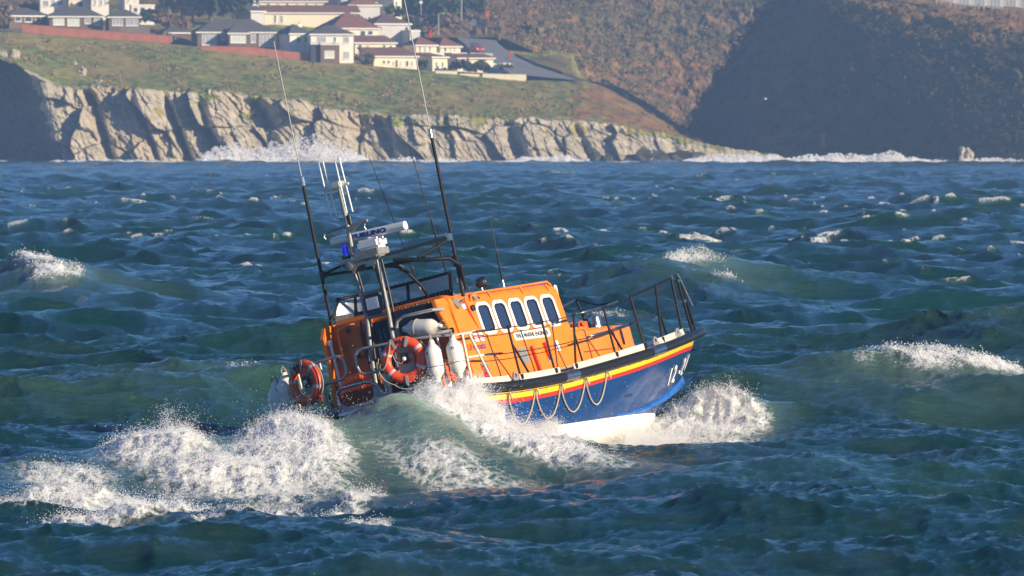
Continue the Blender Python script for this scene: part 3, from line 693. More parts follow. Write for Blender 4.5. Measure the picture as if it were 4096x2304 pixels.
# deck, rubbing strip, beading
mb = MB(); mb.grid([[(EDGE[i][0], -EDGE[i][1] * s, sheer(EDGE[i][0]) - .03) for i in range(NS)] for s in (1, .5, 0, -.5, -1)]); bp(mb, 'deck', DECK)
def edge_at(t, out=0.0, dz=0.0, side=-1):
    """t in path index units"""
    i = int(np.clip(t, 0, NS - 2)); f = t - i; p = EDGE[i] * (1 - f) + EDGE[i + 1] * f; d = EDGE[i + 1] - EDGE[i]
    nn = np.array([-d[1], d[0]]) / np.hypot(*d)
    if nn[1] < 0 and i < NS - 3: nn = -nn
    if i >= NS - 3: nn = np.array([.8, .6])
    if i < 2: nn = np.array([-1, 0.0])
    p = p + nn * out; return (p[0], side * p[1], sheer(p[0]) + dz)
def t_of_x(x, side=-1):
    k = np.argmin(np.abs(EDGE[8:, 0] - x)) + 8
    return float(np.interp(x, EDGE[8:, 0], np.arange(8, NS)))
def t_of_y(y): return float(np.interp(y, EDGE[:14, 1], np.arange(14)))
FR = .088
def rub(t0, t1, side, m, r, name, n=40, cap=True):
    return btube(name, [edge_at(t, .05, -.085, side) for t in np.linspace(t0, t1, n)], r, m, n=14)
stops = [(t_of_x(-2.30), t_of_x(-1.81)), (t_of_x(1.05), t_of_x(1.62))]
mb = MB(); pts = [edge_at(t, .05, -.085, 1) for t in np.linspace(NS - 1.02, 0, 90)] + [edge_at(t, .05, -.085, -1) for t in np.linspace(.01, NS - 1.02, 90)]
mb.tube(pts, FR, 14); bp(mb, 'rubbing_fender', RUBBER, smooth=50)
for s in (-1, 1):
    for a, b in stops: rub(a, b, s, STEEL, FR + .014, 'fender_sleeve', 8)
btube('fender_sleeve', [edge_at(t_of_y(abs(y)), .05, -.085, 1 if y > 0 else -1) for y in np.linspace(.62, .02, 10)], FR + .014, STEEL, n=14)
for s in (-1, 1):
    btube('yellow_beading', [offp(i, band_w(i, .19), .012)[:1] + (s * offp(i, band_w(i, .19), .012)[1], offp(i, band_w(i, .19), 0)[2]) for i in range(12, NS)], .010, YELLOW, n=5)
# bolts under the fender
mb = MB()
for i in range(14, NS - 2, 3):
    p = offp(i, band_w(i, .205), .012); mb.box((p[0], -p[1], p[2]), (.03, .02, .03))
bp(mb, 'fender_bolts', STEEL)
# spray strake at the bow
mb = MB()
for s in (-1, 1):
    t_, mid_, low_ = [], [], []
    for k in np.linspace(0, 1, 40):
        i = int(round(NS * .60 + k * (NS - 1 - NS * .60))); i = min(i, NS - 1)
        wz = .035 + .50 * k ** 1.9; ww = .012 + .40 * k ** 1.9 - .0 
        a = offp(i, wz, .0); b = offp(i, max(ww, 0.005), .02 + .085 * min(1, k * 3)); c = offp(i, max(ww - .03, 0), 0)
        t_.append((a[0], s * a[1], a[2])); mid_.append((b[0] + .05 * k, s * b[1], b[2])); low_.append((c[0], s * c[1], c[2]))
    mb.grid([t_, mid_, low_])
bp(mb, 'spray_strake', BLUE_SUNLIT, smooth=180)
# bow number, follows the flare
def hull_frame(x_img_i, w_, side=-1):
    a = Vector(offp(x_img_i, w_, .012)); b = Vector(offp(x_img_i + 1, w_, .012)); c = Vector(offp(x_img_i, w_ + .08, .012))
    for v in (a, b, c): v.y *= side
    return a, (b - a).normalized(), (c - a).normalized()
for ch, ii, ww in (('1', NS - 19, .34), ('2', NS - 17, .37), ('-', NS - 14, .42), ('2', NS - 12, .45), ('0', NS - 9, .50)):
    a, ex, ey = hull_frame(ii, ww)
    text('bow_number', ch, frame(a, ex, ey), .46, LETTER_W, hull, sx=1.15, bold=.010)
# small hull openings and draught plate
for xx in (0.62, .8, .98):
    i = int(t_of_x(xx + .55)); a, ex, ey = hull_frame(i, .30); mb = MB(); mb.prism(rrect(.022, .06, .01), frame(a, ex, ey), .006); bp(mb, 'hull_drain', LETTER_K)
# grab lines
gx = [-4.10, -3.20, -2.32, -1.42, -.62]
for a, b in zip(gx[:-1], gx[1:]):
    pts = []
    for t in np.linspace(0, 1, 22):
        xx = a + (b - a) * t; sag = .58 * (1 - (2 * t - 1) ** 2) ** .8; xt = xx + .10 * sag; xq = xt
        for _ in range(8):
            i = t_of_x(xq); i0 = int(i); f = i - i0; w_ = band_w(i0, .20 + sag); p = Vector(offp(i0, w_, .03)) * (1 - f) + Vector(offp(min(i0 + 1, NS - 1), w_, .03)) * f; xq += (xt - p[0])
        pts.append((p[0], -p[1], p[2]))
    btube('grab_line', pts, .014, ROPE, n=6)
for xx in gx:
    p = edge_at(t_of_x(xx), .01, -.20); btube('grab_line_lanyard', [p, (p[0] + .01, p[1] - .02, p[2] - .12)], .02, ROPE, n=6)
# toe-rail plates
def plate(t0, t1, side, h0=-.01, h1=.115, m=CREAM, n=14):
    mb = MB(); rows = []
    for out, dz in ((-.02, h0), (-.035, h1), (-.055, h1), (-.045, h0)):
        rows.append([edge_at(t, out, dz, side) for t in np.linspace(t0, t1, n)])
    rows.append(rows[0]); mb.grid(rows); k = len(rows[0])
    mb.f.append(tuple(j * k for j in range(4))); mb.f.append(tuple(j * k + k - 1 for j in range(4))); mb.m += [0, 0]
    return bp(mb, 'toe_rail_plate', m)
for s in (-1, 1):
    for a, b in ((-5.12, -3.95), (-3.62, -2.22), (-1.72, 1.02), (1.66, 3.35)): plate(t_of_x(a), t_of_x(b), s)
    plate(t_of_y(.36 if s < 0 else .8), t_of_y(1.12 if s < 0 else 1.62), s, m=ALU_P)
def fairlead(x, side=-1):
    p = Vector(edge_at(t_of_x(x), -.03, -.01, side)); M = frame(p, (1, 0, .08), (0, 0, 1)); mb = MB()
    outer = [(.11 * math.cos(a) * (1.15 if math.sin(a) < 0 else .72), .09 + .09 * math.sin(a)) for a in np.linspace(0, 2 * math.pi, 19)[:-1]]
    inner = [(.035 * math.cos(a), .105 + .04 * math.sin(a)) for a in np.linspace(0, 2 * math.pi, 19)[:-1]]
    mb.ring(outer, inner, M, .035); bp(mb, 'fairlead', ALU)
for x in (-3.78, 1.52, 2.78): fairlead(x); fairlead(x, 1)
for x in (-4.86, -4.60):
    mb = MB(); mb.lathe([(.066, 0), (.066, .19), (.078, .195), (.078, .215), (.05, .225)], (x, -1.60, sheer(x) - .03), n=18); bp(mb, 'bollard', STEEL, smooth=40)
mb = MB(); mb.lathe([(.035, 0), (.035, .34), (.02, .35)], (-5.3, -1.52, .80), n=12); bp(mb, 'rail_socket', WPLASTIC, smooth=40)

# ---- superstructure
def half(z): return float(np.interp(z, [.9, 1.2, 1.8, 2.58, 2.68, 2.74], [1.52, 1.50, 1.415, 1.30, 1.25, 1.12]))
ZS = [.88, 1.2, 1.5, 1.8, 2.1, 2.35, 2.58, 2.68, 2.74]
def house(x0, x1, zs, name, m, slope=0.0, bev=0.02, parent=None):
    mb = MB(); ring0, ring1 = [], []
    for z in zs: ring0.append((x0, -half(z), z)); ring1.append((x1 - slope * max(0, z - 2.60), -half(z), z))
    for z in reversed(zs): ring0.append((x0, half(z), z)); ring1.append((x1 - slope * max(0, z - 2.60), half(z), z))
    n = len(ring0); mb.add(ring0 + ring1, [tuple(range(n)), tuple(range(2 * n - 1, n - 1, -1))] + [(i, (i + 1) % n, n + (i + 1) % n, n + i) for i in range(n)])
    return bp(mb, name, m, bevel=bev, parent=parent, smooth=40)
cabin = house(-4.42, -.62, ZS, 'cabin', ORANGE, slope=1.2)
trunk_m = MB()
def trunk_half(x, z): return float(np.interp(x, [-.7, .9, 1.9], [1.44, 1.34, 1.17])) - .06 * (z - 1.2)
r0, rows = [], []
for x in np.linspace(-.70, 1.92, 9):
    zt = 1.80 if x < 1.7 else 1.79; zb = 1.0
    row = [(x, -trunk_half(x, zb), zb), (x, -trunk_half(x, zt - .05), zt - .05), (x, -trunk_half(x, zt) + .05, zt), (x, trunk_half(x, zt) - .05, zt), (x, trunk_half(x, zt - .05), zt - .05), (x, trunk_half(x, zb), zb)]
    rows.append(row)
trunk_m.grid(rows); k = 6; o_ = len(rows) * k
trunk_m.f.append(tuple(range(o_ - k, o_))); trunk_m.m.append(0)
trunk = bp(trunk_m, 'fore_cabin', ORANGE, smooth=30)
# kick strip between cabin foot and side deck
mb = MB()
for s in (-1, 1):
    mb.grid([[(x, s * 1.522 if x < -.7 else s * (trunk_half(x, 1.2) + .015), sheer(x) + dz) for x in np.linspace(-4.4, 1.9, 20)] for dz in (-.04, .09)])
bp(mb, 'deck_coaming', ALU_P)
# aft end: side wings, bulkhead face, console recess, door
for s in (-1, 1):
    mb = MB(); outer = [(-4.42, z) for z in ZS[:-1]] + [(-4.80, 2.66), (-4.84, 2.45), (-4.74, 2.2), (-4.66, 1.9), (-4.60, 1.5), (-4.56, 1.2), (-4.54, .88)]
    vo = [(x, s * (half(z) - .001), z) for x, z in outer]; vi = [(x, s * (half(z) - .10), z) for x, z in outer]; n = len(vo)
    mb.add(vo + vi, [tuple(range(n)), tuple(range(2 * n - 1, n - 1, -1))] + [(i, (i + 1) % n, n + (i + 1) % n, n + i) for i in range(n)])
    bp(mb, 'side_wing', ORANGE, bevel=.015)
mb = MB(); M = Matrix(((0, 0, 1, -4.56), (1, 0, 0, 0), (0, 1, 0, 0), (0, 0, 0, 1)))
mb.prism([(.36, .9), (1.40, .9), (1.40, 1.5), (1.34, 2.25), (1.14, 2.66), (.36, 2.66)], M, .14)
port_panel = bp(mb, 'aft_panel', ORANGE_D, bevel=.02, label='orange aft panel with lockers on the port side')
bbox('locker', (-4.60, .70, 2.25), (.10, .30, .52), ORANGE_D, parent=port_panel); bbox('locker', (-4.60, 1.0, 1.45), (.10, .52, .55), ORANGE_D, parent=port_panel)
btube('grab_handle', [(-4.62, .62, 2.60), (-4.70, .78, 2.60), (-4.70, .98, 2.55), (-4.70, 1.0, 2.3), (-4.66, 1.0, 2.0)], .022, ORANGE, parent=port_panel)
for y, z in ((.78, 2.50), (.68, 2.02)):
    mb = MB(); mb.lathe([(.05, 0), (.05, .03)], (-4.66, y, z), (-1, 0, 0), 12); bp(mb, 'vent_cap', BLACKM, parent=port_panel)
btube('boathook_tube', [(-4.75, 1.16, 2.36), (-4.75, 1.12, 1.42)], .028, WPLASTIC, parent=port_panel); bbox('bracket', (-4.72, 1.19, 2.36), (.06, .10, .10), WPLASTIC, parent=port_panel)
bbox('red_handle', (-4.60, 1.02, 1.2), (.05, .05, .12), REDP, parent=port_panel)
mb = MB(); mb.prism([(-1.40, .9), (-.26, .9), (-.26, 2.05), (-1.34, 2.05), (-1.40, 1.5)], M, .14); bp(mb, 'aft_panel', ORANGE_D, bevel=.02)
bbox('cabin_door', (-4.47, .05, 1.72), (.05, .58, 1.66), NAVY); bbox('door_window', (-4.505, .05, 2.15), (.02, .36, .5), CABGLASS, .004)
bbox('helm_recess', (-4.46, -.66, 2.36), (.05, .86, .58), BLACKM)
con = bbox('console', (-4.58, -.56, 2.50), (.22, .92, .28), NAVY, .03)
for y in np.linspace(-.95, -.2, 7):
    mb = MB(); mb.lathe([(.03, 0), (.026, .03 + .02 * random.random())], (-4.56, y, 2.64), (0, 0, 1), 10); bp(mb, 'console_dial', BLACKM, parent=con)
bbox('speaker', (-4.62, -1.10, 2.28), (.06, .16, .18), BLACKM, .01)
# roof edge rail, side details
btube('roof_rail', [(-3.72, -1.32, 2.56), (-3.64, -1.31, 2.66), (-3.4, -1.29, 2.70), (-2.2, -1.275, 2.72), (-.86, -1.255, 2.755), (-.76, -1.26, 2.68)], .023, ORANGE)
for x in (-3.0, -1.85, -.95):
    btube('rail_bracket', [(x, -1.275, 2.71), (x + .03, -1.312, 2.58)], .016, ORANGE)
def side_frame(x, z, side=-1, off=0.0):
    a = Vector((x, side * half(z), z)); b = Vector((x, side * half(z + .1), z + .1)); ey = (b - a).normalized(); ex = Vector((1, 0, 0)) if side < 0 else Vector((-1, 0, 0))
    n = ex.cross(ey); return frame(a + n * off, ex, ey)
first = None
for s in (-1, 1):
    for i in range(5):
        xc = -3.375 + .562 * i; Mx = side_frame(xc, 2.205, s, .002)
        mb = MB(); mb.ring(rrect(.52, .63, .165, 6), rrect(.33, .47, .085, 6), Mx, .016); wf = bp(mb, 'cabin_window', WPLASTIC)
        mb = MB(); mb.ring(rrect(.36, .50, .095, 6), rrect(.315, .455, .08, 6), Mx, .022); bp(mb, 'gasket', GASKET, parent=wf)
        mb = MB(); mb.prism(rrect(.335, .475, .09, 6), Mx, .006); bp(mb, 'pane', CABGLASS, parent=wf)
        mb = MB()
        for q in rrect(.42, .54, .15, 3): mb.box(Mx @ Vector((q[0], q[1], .018)), (.012, .012, .012))
        bp(mb, 'rivets', STEEL, parent=wf)
Mx = side_frame(-2.02, 1.805, -1, .002); mb = MB(); mb.prism(rrect(1.26, .165, .05, 5), Mx, .006); np_ = bp(mb, 'name_plate', WPLASTIC)
text('lettering', 'RNLB MARINE ENGINEER', Mx @ Matrix.Translation((-.56, -.038, .008)), .115, LETTER_K, np_, sx=.87, align='LEFT', depth=.002, bold=.003)
Mx = side_frame(-4.32, 1.655, -1, .004); text('lettering', 'Lif', Mx, .17, LETTER_R, cabin, sx=.95, depth=.002, bold=.002)
text('lettering', 'eboats', Mx @ Matrix.Translation((.185, 0, 0)), .17, LETTER_B, cabin, sx=.95, depth=.002, bold=.002)
# flag emblem: white quarters with a red cross and a small crown
Mx = side_frame(-3.98, 1.80, -1, .004); em = MB()
for a, b in ((0, 0), (.18, 0), (0, .12), (.18, .12)): em.prism([(a, b), (a + .13, b - .01), (a + .12, b + .085), (a - .01, b + .09)], Mx, .003)
fl = bp(em, 'flag_emblem', WPLASTIC); em = MB()
em.prism([(-.02, .09), (.33, .075), (.33, .105), (-.02, .12)], Mx, .0045); em.prism([(.14, -.01), (.17, -.01), (.165, .21), (.135, .21)], Mx, .0055); bp(em, 'flag_cross', LETTER_R, parent=fl)
for k, (x, z, ww, hh, m, nm) in enumerate(((-2.55, 1.42, .27, .30, ALU, 'vent_grille'), (-1.30, 1.53, .13, .20, WPLASTIC, 'notice_plate'), (-3.98, 2.47, .11, .10, WPLASTIC, 'notice_plate'), (-1.72, 1.30, .13, .09, ALU_P, 'step_box'), (-3.55, 2.60, .10, .13, ALU_P, 'side_lamp'), (-3.38, 2.60, .05, .07, BLACKM, 'horn_grille'))):
    Mx = side_frame(x, z, -1, .002); mb = MB(); mb.prism(rrect(ww, hh, .02 if k else .01, 3), Mx, .012 if k != 4 else .05); bp(mb, nm, m)
Mx = side_frame(-3.98, 2.30, -1, .004); mb = MB(); mb.prism([(-.02, .30), (.09, .30), (.25, -.28)], Mx, .008); bp(mb, 'red_flash', REDP)
Mx = side_frame(-4.18, 2.55, -1, .004); mb = MB(); mb.prism([(.09 * math.cos(a), .12 * math.sin(a)) for a in np.linspace(0, 6.28, 17)[:-1]], Mx, .02); bp(mb, 'antenna_pad', ALU)
btube('antenna_bracket', [(-4.15, -1.31, 2.52), (-3.95, -1.36, 2.60)], .022, STEEL)
mb = MB(); mb.lathe([(.05, 0), (.06, .02), (.06, .04), (.03, .05)], (-3.72, -1.33, 2.42), (0, -1, .15), 14); bp(mb, 'fuel_cap', BLACKM)
for x, z, h in ((-2.20, 1.32, .52), (-1.72, 1.45, .34)):
    Mx = side_frame(x, z, -1, .002); mb = MB(); mb.prism([(-.03, -h / 2), (.03, -h / 2), (.0, h / 2), (-.05, h / 2)], Mx, .05); bp(mb, 'red_stretcher_pole', REDP)
Mx = side_frame(-3.93, 1.18, -1, .004); mb = MB()
for k in range(8): mb.prism([(-.12 + .027 * k, -.19), (-.108 + .027 * k, -.19), (-.138 + .027 * k, .17), (-.150 + .027 * k, .17)], Mx, .012)
bp(mb, 'cargo_net', LETTER_R); bbox('net_bar', Mx @ Vector((-.04, .19, .01)), (.24, .03, .04), ALU, .005)
# rivet row and slot on the fore cabin, hatch gear on top
mb = MB()
for x in np.linspace(-.32, .95, 34): mb.box((x, -trunk_half(x, 1.3) - .004, 1.36), (.02, .012, .02))
bp(mb, 'panel_rivets', REDP)
Mx = frame((1.42, -trunk_half(1.42, 1.52) - .004, 1.56), (1, .15, 0), (0, .06, 1)); mb = MB(); mb.prism(rrect(.10, .30, .045, 5), Mx, .008); bp(mb, 'hand_slot', BLACKM)
ht = bbox('hatch', (.25, -.72, 1.84), (.72, .62, .07), ORANGE, .02)
for x in (-.05, .3): btube('hatch_hinge', [(x, -1.02, 1.83), (x + .03, -1.02, 1.95), (x + .13, -1.02, 1.97), (x + .2, -1.02, 1.85)], .025, ORANGE_D, parent=ht)
bbox('brace_foot', (.62, -.95, 1.88), (.22, .06, .18), ORANGE_D, .01)
bbox('hatch_coaming', (-.62, -.85, 1.86), (.12, .95, .10), ORANGE_D, .01)
mb = MB(); mb.lathe([(.10, 0), (.10, .20), (.09, .26), (.04, .28)], (1.62, -.62, 1.79), n=18); mb.lathe([(.05, -.18), (.05, .18)], (1.62, -.62, 1.87), (1, .2, 0), 12); bp(mb, 'mooring_bitt', STEEL, smooth=40)
bbox('side_light', (-.58, -1.20, 2.55), (.09, .13, .26), WPLASTIC, .02)
# searchlight, aerials and lamp on the roof
mb = MB(); mb.lathe([(.05, -.09), (.09, -.05), (.105, .02), (.105, .08), (.06, .09)], (-2.0, -.55, 2.95), (.8, -.6, .1), 18); sl = bp(mb, 'searchlight', BLACKM, smooth=40)
btube('stem', [(-2.0, -.55, 2.72), (-2.0, -.55, 2.88)], .028, STEEL, parent=sl); btube('cable', [(-2.3, -.5, 2.74), (-2.38, -.5, 2.86), (-2.25, -.5, 2.95), (-2.08, -.55, 2.97)], .010, BLACKM, parent=sl)
mb = MB(); mb.lathe([(.03, 0), (.03, .13), (.075, .15), (.082, .21), (.04, .24)], (-3.35, -.98, 2.82), n=16); bp(mb, 'gps_dome', WPLASTIC, smooth=40)
def whip(name, base, top, r0, r1, mtop=None, split=.5, foot=True, label=None):
    a, b = Vector(base), Vector(top); mid = a.lerp(b, split)
    o = btube(name, [a, mid], [r0, r0 * .9], BLACK, n=8, label=label)
    btube('whip_tip', [mid, b], [r1, r1 * .7], mtop or BLACK, parent=o, n=6)
    if mtop: mb = MB(); mb.lathe([(r0 * 1.25, -.06), (r0 * 1.25, .1), (r1, .12)], mid, b - a, 10); bp(mb, 'joint', STEEL, parent=o)
    if foot:
        btube('spring_base', [a, a.lerp(b, .10)], r0 * 1.35, STEEL, parent=o)
        bbox('mount', a - Vector((0, 0, .04)), (.12, .05, .10), STEEL, .01, parent=o)
    return o
whip('whip_aerial', (-4.42, 1.26, 2.60), (-4.62, 1.10, 7.98), .034, .013, WHIP, .51, False, 'tall aerial with silver upper half on the port quarter')
whip('whip_aerial', (-3.82, -1.26, 2.66), (-3.58, -1.2, 9.2), .034, .013, WHIP, .46, False, 'tallest aerial, running out of the top of the picture')
whip('whip_aerial', (-3.02, -.55, 2.80), (-3.44, -.55, 5.62), .020, .011)
whip('whip_aerial', (-1.15, -.50, 2.83), (-1.13, -.50, 4.12), .020, .012)
whip('whip_aerial', (-3.0, .10, 2.88), (-3.02, .62, 5.66), .014, .007, None, .3)
for z in (3.32,): bbox('aerial_clamp', (-3.81, -1.255, z), (.10, .09, .22), BLACKM, .01)
# windscreen of the upper steering position
WS = [(-4.36, 1.22), (-4.0, 1.02), (-3.86, .5), (-3.82, -.1), (-3.86, -.62), (-4.0, -1.12), (-4.30, -1.28)]
def wsx(y):
    t = np.interp(y, [-1.28, -1.12, -.6, 0, .5, 1.02, 1.22], [-4.2, -3.95, -3.86, -3.84, -3.86, -4.0, -4.36]); return float(t)
ys_ = np.linspace(1.20, -1.24, 26)
ws = MB(); ws.grid([[(wsx(y) + dz * .25, y * (1 - .05 * dz), 2.76 + dz) for y in ys_] for dz in (.07, .38)]); wpane = bp(ws, 'windscreen', SCREEN, smooth=180)
btube('screen_rail', [(wsx(y) + .095, y * .98, 3.14) for y in ys_], .030, BLACK, parent=wpane)
ws = MB(); rows_ = [[(wsx(y) + ox, y, 2.70 + dz) for y in ys_] for ox, dz in ((-.03, 0), (-.03, .14), (.03, .14), (.03, 0))]; rows_.append(rows_[0]); ws.grid(rows_); bp(ws, 'screen_coaming', BLACK, parent=wpane)
for y in (.99, -.10, -1.16): bbox('screen_post', (wsx(y) + .05, y * .985, 2.94), (.045, .06, .42), BLACK, .006, parent=wpane, rot=Matrix.Rotation(R_(14), 3, 'Y'))
ws = MB()
for y in ys_: ws.box((wsx(y) + .095, y * .98, 3.178), (.014, .014, .014)); ws.box((wsx(y) - .035, y, 2.80), (.012, .012, .012))
bp(ws, 'screen_bolts', STEEL, parent=wpane)
btube('screen_stay', [(-4.42, 1.20, 2.80), (-4.22, 1.14, 3.12)], .02, BLACK); btube('screen_stay', [(-4.55, 1.22, 2.72), (-4.3, 1.16, 3.0), (-4.2, 1.12, 3.12)], .018, BLACK)
# roll bars from the mast to the screen and the athwart aerial braces
btube('roll_bar', [(-4.55, -.20, 3.50), (-4.38, -.36, 3.44), (-4.25, -.47, 3.30), (-4.05, -.58, 3.0), (-3.95, -.62, 2.76)], .033, BLACK)
btube('roll_bar', [(-4.6, -.44, 3.56), (-4.4, -1.06, 3.42), (-4.1, -1.30, 3.38), (-3.85, -1.36, 3.22), (-3.75, -1.30, 2.78)], .036, BLACK)
btube('roll_bar', [(-4.55, -.20, 3.50), (-4.4, -1.0, 3.47)], .033, BLACK)
btube('aerial_brace', [(-4.60, -.32, 3.68), (-3.86, -1.24, 3.77)], .026, BLACK); btube('aerial_brace', [(-4.42, -.84, 3.50), (-3.88, -1.22, 3.72)], .024, BLACK)
btube('aerial_brace', [(-4.60, 1.10, 3.62), (-4.70, .38, 3.72)], .024, BLACK); btube('aerial_brace', [(-4.60, 1.10, 3.60), (-4.72, .34, 3.53), (-4.72, -.18, 3.50)], .028, BLACK)
for p in ((-4.56, 1.13, 3.61), (-3.85, -1.235, 3.77)): bbox('aerial_clamp', p, (.10, .10, .13), BLACKM if p[1] > 0 else STEEL, .01)
# ---- mast: two-legged ladder frame with instrument table
mx = -4.78
mast = btube('mast', [(mx, .27, 3.80), (mx, .25, 4.4), (mx, .27, 5.12)], [.045, .04, .032], MASTG, n=10, label='grey mast standing on a two-legged frame')
legL = [(mx - .25, .22, 1.02), (mx - .1, .26, 2.0), (mx, .25, 2.62), (mx, .27, 3.0), (mx, .33, 3.62)]; legR = [(mx - .25, -.32, 1.02), (mx - .1, -.26, 2.0), (mx, -.22, 2.60), (mx, -.22, 3.0), (mx, -.20, 3.62)]
for lg in (legL, legR):
    btube('mast_leg', lg, .042, MASTG, n=10, parent=mast)
    btube('mast_leg', [(p[0] + .14, p[1] + (.02 if lg is legL else -.02), p[2]) for p in lg], .026, BLACKM, n=8, parent=mast)
for z in (3.07, 2.64): btube('ladder_rung', [(mx, .25, z), (mx, -.21, z)], .036, MASTG, parent=mast)
mb = MB(); mb.prism([(-.19, .12), (-.11, .19), (.12, .19), (.20, .12), (.20, -.12), (.12, -.19), (-.11, -.19), (-.19, -.12)], frame((mx - .04, .02, 2.855), (0, -1, 0), (0, 0, 1)), .03); bd = bp(mb, 'notice_board', NAVY, parent=mast)
mb = MB(); mb.prism(rrect(.26, .21, .008, 2), frame((mx - .04, .03, 2.87), (0, -1, 0), (0, 0, 1)) @ Matrix.Translation((0, 0, .032)), .004); bp(mb, 'notice', PAPER, parent=mast)
mb = MB()
for k in range(8): mb.box((mx - .0775, .03 + (.0 if k else .0), 2.955 - .024 * k), (.002, .16 if k < 2 else .20, .006))
bp(mb, 'notice_lines', mat('grey print', (.25, .27, .32), .6), parent=mast)
tbl = bbox('instrument_table', (mx + .12, .13, 3.70), (.48, .86, .05), MASTG, .012, parent=mast); bbox('instrument_box', (mx + .10, -.06, 3.77), (.40, .54, .13), MASTG, .012, parent=mast)
mb = MB(); mb.prism([(-.34, 0), (.40, 0), (.40, -.03), (.27, -.10), (.22, -.22), (.16, -.12), (0, -.09), (-.14, -.12), (-.22, -.22), (-.28, -.1)], frame((mx - .06, .05, 3.69), (0, -1, 0), (0, 0, 1)), .03); bp(mb, 'mast_gusset', MASTG, parent=mast)
mb = MB(); mb.prism([(0, .12), (.5, .0), (.0, -.0)], frame((mx + .06, .30, 3.74), (0, -1, 0), (0, 0, 1)), .02); bp(mb, 'mast_gusset', MASTG, parent=mast)
# radar
mb = MB(); mb.box((mx + .12, -.10, 3.935), (.34, .50, .20)); rad = bp(mb, 'radar_turret', WPLASTIC, bevel=.05); mb = MB(); mb.lathe([(.13, 0), (.11, .04), (.10, .08)], (mx + .12, -.12, 4.03), n=20); bp(mb, 'radar_hub', WPLASTIC, parent=rad, smooth=40)
prof = [(.0, -.085), (-.05, -.075), (-.085, -.04), (-.09, .01), (-.065, .055), (-.02, .075), (.03, .07), (.06, .03), (.07, -.06)]
rot_ = Matrix.Rotation(R_(1.2), 3, 'X'); rc = Vector((mx + .10, -.10, 4.13)); mb = MB(); a_, b_ = [], []
for px_, pz_ in prof: a_.append(rc + rot_ @ Vector((px_, .81, pz_))); b_.append(rc + rot_ @ Vector((px_, -.81, pz_)))
n = len(prof); mb.add(a_ + b_, [tuple(range(n)), tuple(range(2 * n - 1, n - 1, -1))] + [(i, (i + 1) % n, n + (i + 1) % n, n + i) for i in range(n)])
scan = bp(mb, 'radar_scanner', WPLASTIC, bevel=.006, smooth=60, parent=rad)
text('lettering', 'FURUNO', frame(rc + rot_ @ Vector((-.094, .33, -.045)), rot_ @ Vector((0, -1, 0)), rot_ @ Vector((.12, 0, 1))), .115, LETTER_B, rad, sx=1.62, bold=.006, depth=.006)
# blue lamp, sirens, yard, four-pole aerial array
mb = MB(); mb.lathe([(.075, 0), (.075, .05), (.068, .06), (.066, .20), (.05, .215)], (mx, .42, 3.83), n=18); bcn = bp(mb, 'blue_lamp', BEACON, smooth=40)
mb = MB(); mb.lathe([(.085, 0), (.085, .06)], (mx, .42, 3.775), n=16); bp(mb, 'lamp_base', BLACKM, parent=bcn)
mb = MB(); mb.lathe([(.03, 0), (.05, .05), (.075, .12), (.085, .13), (.075, .135)], (mx - .02, .32, 3.63), (-1, 0, -.1), 16); bp(mb, 'siren_horn', MASTG, smooth=40, parent=mast)
bbox('mast_lamp', (mx - .06, .43, 3.66), (.06, .10, .09), BLACKM, .01, parent=mast); bbox('amber_lamp', (mx - .10, .46, 3.70), (.03, .05, .03), REDP, .005, parent=mast)
bbox('junction_box', (mx - .03, .13, 3.57), (.10, .18, .15), BLACKM, .01, parent=mast)
yd = btube('yardarm', [(mx + .02, .80, 4.33), (mx + .02, -.17, 4.36)], .030, MASTG, parent=mast)
mb = MB(); mb.prism([(0, 0), (.30, .02), (.02, -.14)], frame((mx - .03, .22, 4.33), (0, -1, 0), (0, 0, 1)), .015); bp(mb, 'yard_bracket', MASTG, parent=mast)
mb = MB(); mb.lathe([(.035, 0), (.035, .09), (.038, .09), (.038, .16), (.02, .175)], (mx, .18, 4.37), n=12); bp(mb, 'mast_head_lamp', BLACKM, smooth=40, parent=mast)
for y in (.77, -.12): btube('halyard_block', [(mx, y, 4.31), (mx - .02, y + .02, 4.25), (mx, y, 4.20)], .014, STEEL, parent=mast)
ar = bbox('aerial_array', (mx, .28, 5.12), (.18, .20, .12), CREAM, .02)
btube('array_boom', [(mx - .02, .58, 5.06), (mx + .02, .06, 5.10)], .026, CREAM, parent=ar)
for y in (.56, .47, .21, .11): btube('array_rod', [(mx + (.2 if y in (.47, .11) else 0) * .2, y, 4.58), (mx, y + .02, 5.60)], .014, WPLASTIC, parent=ar)
for k in range(5):
    btube('mast_cable', [(mx - .05, .22 - .04 * k, 3.86 - .02 * k), (mx - .10, .10 - .09 * k, 3.72 - .01 * k), (mx - .08, -.10 - .05 * k, 3.62), (mx - .04, -.2, 3.3 - .2 * k)], .009, BLACKM, parent=mast, n=5)

# ---- guard rails
def stan(x, top, base=None, m=BLACK, side=-1, r=.024, brace=None, name='stanchion'):
    bx = x if base is None else base[0]; bt = edge_at(t_of_x(bx), -.06, .0, side)
    tp = edge_at(t_of_x(x), -.09, 0, side); tp = (tp[0], tp[1], top)
    st = btube(name, [bt, tp], r, m)
    mb = MB(); mb.lathe([(.0, -.035), (.03, -.02), (.036, 0), (.03, .02), (0, .035)], tp, n=10); bp(mb, 'stanchion_knob', m, parent=st, smooth=60)
    mb = MB(); mb.prism([(-.05, .06), (.05, .06), (.045, -.02), (0, -.09), (-.045, -.02)], frame((bt[0], bt[1] + side * .012, bt[2] + .05), (1, 0, 0) if side < 0 else (-1, 0, 0), (0, 0, 1)), .025); bp(mb, 'stanchion_shoe', m, parent=st)
    if brace:
        q = edge_at(t_of_x(brace[0]), -.10, .03, side); p1 = Vector(bt).lerp(Vector(tp), brace[1]); btube('stanchion_brace', [p1, q], r * .9, m, parent=st)
    return Vector(tp), Vector(bt)
